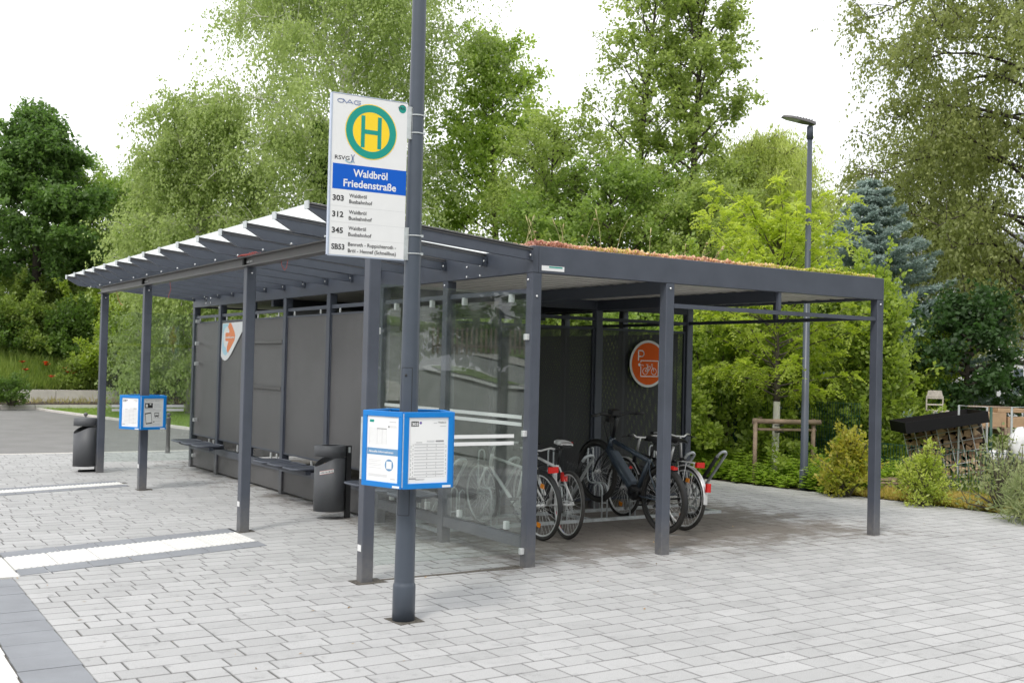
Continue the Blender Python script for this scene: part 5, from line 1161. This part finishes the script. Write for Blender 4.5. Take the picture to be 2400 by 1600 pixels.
# shrubs in and behind the bed
hz = 'leafy shrubs beyond the planting bed'
for px, d, ytop, rx, mt, lab, n, sd_, ls in ((1690, 19.5, 650, 1.7, 'hazel', 'large light green hazel shrub nearest the bicycle cage', 62000, 20, .085), (1900, 21, 650, 1.7, 'hazel', 'large hazel shrub directly behind the street lamp', 55000, 21, .085),
                                  (2040, 19.0, 655, .42, 'hazel', 'tall light green shrub beyond the right corner of the roof', 34000, 22, .085), (2160, 25, 800, .8, 'bushl', 'loose green shrub left of the dark shady tree', 14000, 23, .08),
                                  (1560, 24, 640, 2.1, 'mid', 'tall leafy shrub seen through the gap above the mesh wall', 40000, 24, .10), (1300, 26, 640, 2.3, 'bush', 'broad leafy shrub behind the middle of the cage', 36000, 25, .11)):
    b = at_px(px, 1000, d); b[2] = 0; bush('hazel_shrub' if mt == 'hazel' else 'shrub', lab, 'shrub', b, rx, rx*.9, hgt(ytop, px, d), LM[mt], sd_, n, ls, hz, 110, clump=.36)
b = at_px(1985, 1140, 16.2); b[2] = 0; bush('shrub', 'rusty green shrub beside the right front post', 'shrub', b, .30, .3, .78, LM['rust'], 26, 5000, .055, hz, 50, clump=.15, ns=30)
b = at_px(2162, 1150, 15.6); b[2] = 0; bush('shrub', 'bright lime-green shrub in front of the leaning wood stack', 'shrub', b, .27, .27, .66, LM['lime'], 27, 4600, .055, hz, 46, clump=.13, ns=40, lwid=.2, shoots=70)
b = at_px(2350, 1180, 15.4); b[2] = 0; bush('shrub', 'sparse grey-green shrub with bare stems at the right edge', 'shrub', b, .5, .4, .62, LM['grey'], 28, 1000, .07, hz, 60, clump=.2, ns=60, lwid=.22)
b = at_px(2420, 1190, 14.6); b[2] = 0; bush('shrub', 'grey-green grassy tuft half cut by the right edge', 'shrub', b, .4, .4, .5, LM['grey'], 29, 3500, .12, hz, 30, clump=.16, lwid=.06)
b = at_px(2355, 1060, 17.6); b[2] = 0; bush('shrub', 'pale flowering shrub growing against the wood stack', 'shrub', b, .5, .35, .8, LM['grey'], 32, 900, .06, hz, 44, clump=.2, ns=30)
# bank shrubs, left
bs = 'shrubs growing on the green bank'
spec = [(-40, 37.5, 1.4, 1.6, 'bushd'), (60, 37.8, 1.9, 1.5, 'bush'), (170, 37.2, 1.8, 1.3, 'bushd'), (235, 38.5, 2.6, 1.9, 'bushl'), (20, 41, 2.0, 1.8, 'bush'), (140, 42, 2.3, 2.1, 'bush'), (300, 36.4, 2.5, 1.7, 'bushl'), (355, 37, 3.2, 1.9, 'bush'), (420, 36.0, 3.0, 1.8, 'bushd'), (500, 37, 3.4, 2.2, 'bush'), (600, 37.5, 3.4, 2.3, 'bushd'),
        (330, 41, 4.6, 2.4, 'mid'), (470, 42, 4.6, 2.8, 'dark'), (190, 37.6, .9, 1.0, 'bushd'), (225, 35.0, .8, .8, 'bush'), (1010, 33, 3.4, 2.6, 'mid'), (1180, 31, 3.6, 2.4, 'bushd')]
labs = ['dark shrub at the left edge of the bank', 'olive shrub above the poppies, under the leftmost tree', 'dark low shrub on the bank right of the poppies', 'light green shrub left of the farthest canopy post', 'grey-green shrub beneath the leftmost tree trunk',
        'mid green shrub high on the bank beside the leftmost trunk', 'light yellow-green shrub behind the far glass panes', 'mid green shrub behind the blue box on the post', 'dark shrub beside the far end of the grey wall', 'leafy shrub hidden partly by the grey wall', 'dark shrub behind the grey wall panels',
        'tall green shrub rising under the far canopy end', 'tall dark shrub seen in the gap above the grey panels', 'lowest dark shrub beside the pale wall', 'low green shrub at the foot of the bank near the litter bin', 'leafy shrub glimpsed behind the glass wall', 'dark shrub glimpsed through the mesh wall gap']
spec += [(-60, 44, 2.8, 3.2, 'bush'), (180, 45, 3.0, 3.0, 'mid'), (300, 46, 4.0, 3.0, 'mid')]
labs += ['broad shrub at the far left behind the bank', 'broad mid green shrub filling the gap right of the leftmost trunk', 'tall broad shrub left of the far canopy corner']
for i, ((px, d, h, rx, mt), lab) in enumerate(zip(spec, labs)):
    b = at_px(px, 900, d+4.4+(1.6 if d < 39 and px < 280 else 0)); bush('shrub', lab, 'shrub', b, rx, rx*.8, h, LM[mt], 50+i, 17000 if px > -30 else 9000, .105, bs, 55, clump=.40, ns=8)
b = at_px(28, 930, 37.2); b[2] = .15; bush('shrub', 'small dark shrub in the soil strip before the pale wall', 'shrub', b, .6, .5, .85, LM['bushd'], 80, 6000, .06, bs, 30, clump=.2)
# grass of the bank with poppies
def strands(name, label, Xf, n, h, w_, lm, seed, tilt=.35, kind='stuff', cat='grass'):
    g = np.random.default_rng(seed); p = Xf(g, n); d = g.normal(0, 1, (n, 3))*tilt; d[:, 2] = 1; d = nrm(d); hh = g.uniform(.4, 1.3, n)[:, None]*h
    s_ = nrm(np.cross(d, g.normal(0, 1, (n, 3))))*w_*g.uniform(.6, 1.4, n)[:, None]
    o = quads(name, np.stack([p, p+d*hh*.5+s_, p+d*hh+g.normal(0, .1, (n, 3))*hh, p+d*hh*.5-s_], 1), lm, tint=np.clip(g.normal(.5, .25, n)+.2*np.sin(p[:, 0]*2.1)*np.cos(p[:, 1]*1.7), 0, 1)); return tag(o, label, cat, kind=kind)
def bankpts(g, n): x = g.uniform(-7, 9, n); y = 31.85+4.5*g.random(n)**1.2; return np.stack([x, y, .45+np.minimum(3.4, (y-31.8)*.36)], 1)
LM['grass'] = leafmat('meadow_grass', (.10, .16, .03), (.26, .32, .08)); strands('meadow_grass', 'tall green meadow grass on the bank', bankpts, 60000, .42, .012, LM['grass'], 90)
def lawnpts(g, n): x = g.uniform(1.2, 9, n); y = g.uniform(16.5, 29.2, n); k = x > np.interp(y, [16.5, 18.9, 24, 27.8, 31], [3.2, 2.74, 1.9, 1.3, 1.0]); return np.stack([x, y, np.full(n, .03)], 1)[k]
def strands2(*a, **k): return strands(*a, **k)
def _l(g, n): q = lawnpts(g, n*2)[:n]; return q
strands('lawn_blades', 'short mown grass of the lawn', _l, 40000, .05, .006, leafmat('lawn_leaf', (.14, .22, .04), (.24, .32, .07)), 91)
def soilpts(g, n): return np.stack([g.uniform(-7, 8, n), g.uniform(29.6, 31.4, n), np.full(n, .15)], 1)
strands('strip_plants', 'thin dry plants in the soil strip by the pale wall', soilpts, 1500, .22, .012, leafmat('dry_leaf', (.20, .20, .07), (.42, .36, .16)), 92)
pet = mat('poppy_petal', (.75, .07, .02), .5)
for k, (px, py) in enumerate(((106, 866), (152, 880), (160, 888), (265, 876), (432, 0), (172, 893), (52, 865), (256, 905), (108, 872), (60, 884), (205, 868), (120, 900), (236, 892))):
    if py == 0: px, py = 108+0, 0
    if py == 0: px, py = 270, 879
    d = 38.
    while d < 60:
        p = ray_at(px, py, d)
        if bankz(p[0], p[1])+.30 > p[2]: break
        d += .1
    zb = bankz(p[0], p[1])
    r_ = empty('poppy', (float(p[0]), float(p[1]), zb), ['poppy highest at the left among the grass', 'large red poppy in the middle of the group', 'poppy just below the large red one', 'lone poppy at the right of the group', 'poppy touching the lone right-hand one', 'small poppy lowest in the middle', 'leftmost poppy of the bank', 'small red poppy closest to the far litter bin', 'second poppy of the upper left pair', 'poppy low at the left below the leftmost one', 'poppy between the middle group and the lone one', 'lowest poppy, just above the pale wall', 'dark red poppy near the right end of the grass'][k], 'poppy', 'red poppies on the bank')
    hz_ = max(.5, float(p[2])-zb+.12); MB().tube([(0, 0, 0), (.02, 0, hz_*.6), (0, 0, hz_)], .006, 4).build('stem', LM['grass'], r_)
    m = MB()
    for a in range(4):
        an = a*math.pi/2+k; c, s_ = math.cos(an), math.sin(an)
        m.add([(0, 0, hz_), (c*.08-s_*.08, s_*.08+c*.08, hz_+.06), (c*.14, s_*.14, hz_+.08), (c*.08+s_*.08, s_*.08-c*.08, hz_+.06)], [(0, 1, 2, 3)])
    m.build('petals', pet, r_)
# herb layer along the paving edge
def herbpts(g, n):
    y = g.uniform(2.7, 7.5, n); x = np.array([xborder(q) for q in y])+.10+g.random(n)**1.3*1.5; return np.stack([x, y, np.zeros(n)], 1)
def herbs():
    g = np.random.default_rng(93); nc = 420; c = herbpts(g, nc); Q = []; W_ = []
    for i in range(nc):
        h = g.uniform(.2, .5)*min(1, .45+abs(c[i][0]-xborder(c[i][1]))*1.1); w_ = g.uniform(0, .6)
        for j in range(3):
            dx = g.normal(0, .08, 2)
            for t_ in np.linspace(.15, 1, 9):
                for a in g.uniform(0, 6.28, 4):
                    L_ = .14*(1.15-.6*t_)*g.uniform(.7, 1.2); q = c[i]+[dx[0], dx[1], h*t_]; ax = nrm(np.array([math.cos(a), math.sin(a), .15+.5*t_])); s_ = nrm(np.cross(ax, [0, 0, 1])+g.normal(0, .2, 3)); Q.append([q, q+ax*L_*.5+s_*L_*.17, q+ax*L_+[0, 0, -.03], q+ax*L_*.5-s_*L_*.17]); W_.append(w_+.4*t_*g.random())
    tag(quads('herb_layer', np.array(Q), LM['herb'], tint=np.clip(np.array(W_), 0, 1)), 'fresh green leafy perennials covering the bed edge', 'ground cover', kind='stuff')
herbs()
def lowpts(g, n): y = g.uniform(-4.5, 3.2, n); x = np.array([xborder(q) for q in y])+.03+g.random(n)*1.25; return np.stack([x, y, np.zeros(n)], 1)
strands('stonecrop_edge', 'yellowish low ground cover along the right paving edge', lowpts, 60000, .12, .011, LM['low'], 94, tilt=.8, cat='ground cover')
def behindpts(g, n): return np.stack([g.uniform(8.3, 22, n), g.uniform(-4, 14, n), np.full(n, -.05)], 1)
strands('garden_grass', 'rough grass and weeds in the garden beyond the fence', behindpts, 60000, .38, .012, LM['grass'], 95)
# ------------------------------------------------------------------ green mesh fence
fe = empty('mesh_fence', (8.4, 0, 0), 'dark green wire mesh fence behind the planting bed', 'fence'); M['fence'] = mat('fence_green', (.015, .07, .045), .4)
fpts = [(7.75, 13.5), (7.95, 11.0), (8.1, 8.5), (8.2, 6.0), (8.35, 3.5), (8.5, 1.0), (8.6, -1.5), (8.7, -4.0)]
for i, (x, y) in enumerate(fpts): MB().box(x-8.4-.03, x-8.4+.03, y-.03, y+.03, -.05, [1.3, 1.3, 1.3, 1.2, .72, .45, .45, .45][i]).build('post', M['fence'], fe)
for (xa, ya), (xb, yb) in zip(fpts, fpts[1:]):
    m = MB(); n = 50; ft_ = 1.25 if ya > 5.9 else .68 if ya > 3.4 else .42
    for k in range(n+1):
        x = xa+(xb-xa)*k/n-8.4; y = ya+(yb-ya)*k/n; m.add([(x-.003, y-.003, .05), (x+.003, y-.003, .05), (x+.003, y+.003, .05), (x-.003, y+.003, .05), (x-.003, y-.003, ft_+.02), (x+.003, y-.003, ft_+.02), (x+.003, y+.003, ft_+.02), (x-.003, y+.003, ft_+.02)], [(0, 1, 5, 4), (1, 2, 6, 5), (2, 3, 7, 6), (3, 0, 4, 7)])
    for z in [q for q in (.07, .27, .47, .67, .87, 1.07) if q < ft_-.05]+[ft_]:
        for o_ in (-.008, .008): m.tube([(xa-8.4+o_, ya, z), (xb-8.4+o_, yb, z)], .0035, 4)
    m.build('mesh_panel', M['fence'], fe)
# ------------------------------------------------------------------ garden things beyond the fence
def P18(px, py, d=18.6): return np.array([float(q) for q in ray_at(px, py, d)])
# leaning wire crate of split wood with a black lid
a_ = P18(2118, 1000); c_ = P18(2272, 972); ux = nrm(c_-a_); up_ = nrm(np.array([0, 0, 1])+ux*(-.22)); up_ = nrm(up_-ux*(up_@ux)); dn = nrm(np.cross(up_, ux)); Lw = np.linalg.norm(c_-a_)+.12
ws = empty('wood_stack', tuple(float(q) for q in a_), 'leaning wire crate filled with split firewood', 'wood stack', None)
def wp(u, v, w_): return ux*u-up_*v+dn*w_*1.0
Hh = .98; m = MB()
for w_ in (0, -.75):
    for k in range(8): u = Lw*k/7; m.tube([wp(u, 0, w_), wp(u, Hh, w_)], .007, 4)
    for k in range(7): v = Hh*k/6; m.tube([wp(0, v, w_), wp(Lw, v, w_)], .007, 4)
for u in (0, Lw):
    for k in range(7): v = Hh*k/6; m.tube([wp(u, v, 0), wp(u, v, -.75)], .007, 4)
m.build('wire_cage', M['galv'], ws)
lg = random.Random(8); shades = [mat('firewood_%s' % n_, c, .8, var=.35, vscale=12) for n_, c in (('pale', (.66, .48, .32)), ('tan', (.50, .33, .20)), ('brown', (.30, .19, .12)))]
ms = [MB(), MB(), MB()]
v = .05
while v < Hh-.02:
    u = .04
    while u < Lw-.05:
        r_ = lg.uniform(.055, .078); n_ = lg.choice([3, 3, 4, 5]); a0_ = lg.uniform(0, 6.28); P = [(r_*math.cos(a0_+2*math.pi*i/n_)*lg.uniform(.8, 1.15), r_*math.sin(a0_+2*math.pi*i/n_)*lg.uniform(.8, 1.15)) for i in range(n_)]
        f = lg.uniform(-.025, -.01); lg.choice(ms).ext(P, wp(u, v+lg.uniform(-.015, .015), f), ux, up_, -dn, .68); u += r_*1.6
    v += .098
for q, mt in zip(ms, shades): q.build('firewood', mt, ws)
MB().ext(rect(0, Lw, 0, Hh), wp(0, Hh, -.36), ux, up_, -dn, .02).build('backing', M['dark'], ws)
lid = MB(); lo_ = P18(2085, 988, 18.2); l2 = P18(2269, 962, 18.5); lx = nrm(l2-lo_); ln = np.linalg.norm(l2-lo_); lu = nrm(np.array([0, 0, 1])-lx*lx[2]); lb_ = nrm(np.cross(lu, lx))
for (u0, u1, w0, w1) in ((0, ln, -.02, .0), (0, ln, -.95, -.93), (0, .02, -.93, -.02), (ln-.02, ln, -.93, -.02)): lid.ext([(u0, -.12), (u1, -.12), (u1, .03), (u0, .03)], lo_+lb_*w1, lx, lu, -lb_, w1-w0)
lid.ext([(0, -.135), (ln, -.135), (ln, -.121), (0, -.121)], lo_, lx, lu, -lb_, .95)
tag(lid.build('black_tray', M['tray']), 'black plastic tray lying askew on top of the leaning wood stack', 'tray')
# stacked boards at the foot
m = MB(); q = P18(2070, 1135, 16.9)
for k in range(4): m.ext(rect(-.5+.03*k, .42, 0, .028), (q[0], q[1], .05+k*.045), (vx, vy, 0), (0, 0, 1), (fx_, fy_, 0), .5)
tag(m.build('board_stack', M['wood']), 'low stack of weathered boards on the ground behind the fence', 'boards')
# white sacks
def sack(px, py, d, sx, sz, seed, lab):
    g = np.random.default_rng(seed); q = P18(px, py, d); m = MB(); v = []; n = 20
    for i in range(11):
        th = math.pi*i/10
        for j in range(n):
            a = 2*math.pi*j/n; r_ = 1+.10*math.sin(3*a+i*.7+seed)+.06*math.sin(7*a-i)+.05*g.normal(); v.append((sx*max(.02, math.sin(th))**.7*math.cos(a)*r_, sx*.8*max(.02, math.sin(th))**.7*math.sin(a)*r_, sz*(1-math.cos(th))*.5*(1+.05*math.sin(5*a))))
    m.add(v, [(i*n+j, i*n+(j+1) % n, (i+1)*n+(j+1) % n, (i+1)*n+j) for i in range(10) for j in range(n)])
    o = m.build('white_sack', M['sack'], None, True); o.location = (q[0], q[1], q[2]); tag(o, lab, 'sack', 'white woven sacks beyond the fence')
M['sack'] = mat('woven_sack', (.78, .78, .80), .6, var=.06, bump=.5, bscale=12)
sack(2398, 1085, 17.6, .22, .50, 3, 'large upright white sack at the right edge'); sack(2340, 1095, 17.8, .22, .26, 5, 'low slumped white sack left of the large one')
# white high chair
M['oldw'] = mat('worn_white_wood', (.52, .47, .42), .7, var=.25, vscale=20)
q = P18(2205, 978, 21.5); hc = empty('high_chair', (q[0], q[1], q[2]-.5), 'small white wooden high chair between the shrubs', 'chair')
def T3(a, d, z): return (vx*a+fx_*d, vy*a+fy_*d, z)
for a in (-.13, .13):
    for d in (0, .3): MB().tube([T3(a*1.25, d-.02, 0), T3(a, d, .62)], .014, 6).build('leg', M['oldw'], hc)
MB().ext([(-.15, 0), (.15, 0), (.15, .03), (-.15, .03)], T3(0, 0, .60), (vx, vy, 0), (0, 0, 1), (fx_, fy_, 0), .3).build('seat', M['oldw'], hc)
m = MB()
for z in (.72, .84): m.tube([T3(-.15, .3, z), T3(.15, .3, z)], .014, 6)
m.ext([(-.15, 0), (.15, 0), (.12, .12), (-.12, .12)], T3(0, .29, .86), (vx, vy, 0), (0, 0, 1), (fx_, fy_, 0), .02)
for a in (-.15, .15): m.tube([T3(a, .3, .62), T3(a, .3, .88)], .013, 6)
m.build('backrest', M['oldw'], hc)
# wooden boxes on a pallet
q = P18(2362, 1005, 20.0); pl_ = MB()
for k in range(5): pl_.ext(rect(-.5+k*.22, -.36+k*.22, 0, .02), (q[0], q[1], q[2]), (vx, vy, 0), (0, 0, 1), (fx_, fy_, 0), .7)
for k in (-.5, -.05, .42): pl_.ext(rect(k, k+.1, -.1, -.001), (q[0], q[1], q[2]), (vx, vy, 0), (0, 0, 1), (fx_, fy_, 0), .7)
tag(pl_.build('pallet', M['wood']), 'wooden pallet carrying two brown boxes beyond the wood stack', 'pallet')
M['ply'] = mat('brown_box', (.42, .28, .17), .7, var=.15)
for dx, dz, w_, h, lab in ((-.38, .022, .4, .24, 'wide brown wooden box lying on the pallet'), (.05, .022, .42, .17, 'flat brown wooden box on the right of the pallet'), (-.12, .265, .45, .07, 'thin wooden lid lying across the brown boxes')):
    tag(bevel(MB().ext(rect(dx, dx+w_, dz, dz+h), (q[0]+fx_*.1, q[1]+fy_*.1, q[2]), (vx, vy, 0), (0, 0, 1), (fx_, fy_, 0), .4).build('wooden_box', M['ply']), .005), lab, 'box')
# T-shaped washing post and metal frames
q = P18(2322, 1030, 18.8); wpst = empty('washing_post', (q[0], q[1], -.1), 'green T-shaped washing post between wood stack and boxes', 'post')
ht = hgt(953, 2322, 18.8)+.1; MB().tube([(0, 0, 0), (0, 0, ht)], .022, 8).build('pole', M['fence'], wpst, True); MB().tube([T3(-.36, 0, ht), T3(.36, 0, ht-.005)], .014, 6).build('crossbar', M['wood'], wpst, True)
for px, lab, w_ in ((2312, 'grey metal tube frame nearest the wood stack', .42), (2370, 'grey metal tube frame in front of the brown boxes', -.42)):
    q = P18(px, 1060, 18.0); zt_ = hgt(970, px, 18.0)+.1; fo = tag(MB().tube([(q[0], q[1], -.1), (q[0], q[1], zt_), tuple(np.array([q[0], q[1], zt_])+np.array(T3(-w_, 0, .02))), tuple(np.array([q[0], q[1], -.1])+np.array(T3(-w_, 0, 0)))], .017, 6).build('tube_frame', M['galv']), lab, 'frame', 'metal tube frames in the garden')
# half-timbered white house far right
q = ray_at(2420, 880, 44); hs = empty('white_house', (float(q[0]), float(q[1]), 0), 'white timber-framed house glimpsed behind the right-hand birch', 'house')
hm = mat('white_render', (.82, .82, .84), .7); tb = mat('dark_timber', (.04, .03, .03), .7); rfm = mat('slate_roof', (.20, .21, .23), .6, var=.2)
def HB_(a0_, a1_, d0_, d1_, z0, z1, name, mt): return MB().ext(rect(a0_, a1_, z0, z1), np.array(T3(0, d0_, 0)), (vx, vy, 0), (0, 0, 1), (fx_, fy_, 0), d1_-d0_).build(name, mt, hs)
HB_(-4.2, 5, 0, 7, -.2, 4.4, 'wall', hm)
MB().add([T3(-4.7, -.5, 4.3), T3(5.5, -.5, 4.3), T3(5.5, 3.5, 7.4), T3(-4.7, 3.5, 7.4), T3(5.5, 7.5, 4.3), T3(-4.7, 7.5, 4.3)], [(0, 1, 2, 3), (3, 2, 4, 5), (0, 3, 5), (1, 4, 2)]).build('roof', rfm, hs)
for z in (.9, 2.2, 3.6): HB_(-4.2, 5, -.03, -.002, z, z+.14, 'beam', tb)
for a in (-3.4, -2.2, -1.0, .2, 1.4, 2.6): HB_(a, a+.12, -.034, -.031, -.2, 4.3, 'timber_post', tb)
for a, z in ((-3.1, 2.6), (-.7, 2.6), (1.7, 2.6), (-.7, 1.2)): w_ = HB_(a, a+.75, -.04, -.035, z, z+.85, 'window', mat('window_glass', (.10, .13, .16), .08)); HB_(a+.35, a+.40, -.05, -.041, z, z+.85, 'glazing_bar', hm)
# ------------------------------------------------------------------ trees added behind the viewpoint, out of frame, to darken reflections and low light
def big(px_, py_, H_, R_, seed, lab):
    tree('added_tree', lab, 'tree', [px_, py_, -.15], H_, R_, LM['mid'] if seed % 2 else LM['bushd'], M['barkd'], seed, 'egg', .1, 26, 8, 6, 12, .42, 1.1, .1, (50, 10), .25, group='unseen trees added behind the viewpoint', spread=1.5)
for k_, (a_, r2_, h_) in enumerate(((95, 26, 9), (112, 30, 11), (128, 27, 9), (144, 31, 12), (160, 28, 10), (176, 32, 12), (192, 28, 10), (208, 31, 12), (224, 27, 10), (240, 31, 11), (256, 28, 9), (272, 33, 11), (288, 31, 9))):
    big(CC[0]+r2_*math.sin(R(a_)), CC[1]+r2_*math.cos(R(a_)), h_, 4.6, 200+k_, 'leafy tree added out of the picture, dimming reflections and low light')
# ------------------------------------------------------------------ street side, out of frame to the left (mirrored in the glass wall)
def mirror_at(px, py, d): p = ray_at(px, py, d); return np.array([-float(p[0]), float(p[1]), float(p[2])])
def slope(x, y): d = math.hypot(-x-CC[0], y-CC[1]); return max(-.14, .095*(d-22)-.14) if d > 22 else -.14
hv = []; hf = []; nx, ny = 30, 40
for j in range(ny+1):
    for i in range(nx+1):
        X_ = -6-70*(i/nx)**1.5; Y_ = -6+90*j/ny; hv.append((X_, Y_, slope(X_, Y_)))
for j in range(ny):
    for i in range(nx): a = j*(nx+1)+i; hf.append((a, a+nx+1, a+nx+2, a+1))
struct('uphill_road', MB().add(hv, hf), M['asph2'])
def drape(pts, lift, name, mt, kind='structure', th=0):
    v = []
    for px, py in pts:
        d = 22.
        for _ in range(40):
            q = mirror_at(px, py, d); e = q[2]-slope(q[0], q[1]); d += e*6
            d = min(75, max(16, d))
        v.append((q[0], q[1], slope(q[0], q[1])+lift))
    return tag(MB().add(v, [tuple(range(len(v)))]).build(name, mt), kind=kind)
isl = [(985, 866), (1000, 861), (1060, 861), (1120, 872), (1160, 892), (1235, 912), (1235, 920), (1160, 916), (1100, 898), (1040, 884), (1000, 874)]
drape(isl, .10, 'traffic_island', M['slabw']); drape([(1005, 866), (1055, 865), (1110, 876), (1150, 893), (1225, 912), (1160, 908), (1095, 889), (1030, 876)], .14, 'island_planting', M['lawn'])
drape([(900, 895), (925, 900), (942, 920), (942, 945), (900, 945)], .08, 'pavement_corner', M['conc'])
drape([(1100, 832), (1240, 865), (1240, 850), (1180, 832)], .05, 'far_pavement', M['conc'])
drape([(905, 740), (990, 755), (1240, 800), (1240, 845), (1100, 822), (990, 778), (905, 762)], .06, 'verge', M['lawn'])
q = mirror_at(1130, 800, 58); bh = empty('beige_building', (float(q[0]), float(q[1]), 3.0), 'plain beige building uphill across the road, mirrored in the glass wall', 'building')
d_ = nrm(np.array([q[0]-5.2, q[1]+7.8, 0])); s_ = np.array([-d_[1], d_[0], 0]); bm = mat('beige_render', (.42, .36, .30), .8)
MB().ext(rect(-2.2, 11, .2, 7), (0, 0, 0), s_, (0, 0, 1), d_, 8).build('wall', bm, bh)
for u in (-1.4, .9, 3.2, 5.5): MB().ext(rect(u, u+1.3, 1.6, 2.6), -d_*.02, s_, (0, 0, 1), d_, .01).build('window', M['rim'], bh)
q = mirror_at(1190, 775, 50); b = [float(q[0]), float(q[1]), slope(q[0], q[1])]; bush('hedge', 'green hedge across the road, mirrored in the glass wall', 'hedge', b, 4, 2, 1.6, LM['bushd'], 97, 12000, .16, None, 50, clump=.7)
q = mirror_at(1010, 760, 46); pf = MB()
for k in range(22): pf.ext(rect(k*.2, k*.2+.09, 0, 1.1), (float(q[0]), float(q[1]), slope(q[0], q[1])), s_, (0, 0, 1), d_, .03)
pf.ext(rect(0, 4.4, .3, .4), np.array([float(q[0]), float(q[1]), slope(q[0], q[1])])+d_*.04, s_, (0, 0, 1), d_, .03); tag(pf.build('picket_fence', M['wood']), 'wooden picket fence across the road, mirrored in the glass wall', 'fence')
b = mirror_at(940, 760, 60); tree('maple_tree', 'green tree up the road, mirrored in the glass wall', 'tree', [float(b[0]), float(b[1]), 3.], 8, 3.5, LM['mid'], M['bark'], 98, 'round', .2, 24, 8, 6, 10, .22, .8)
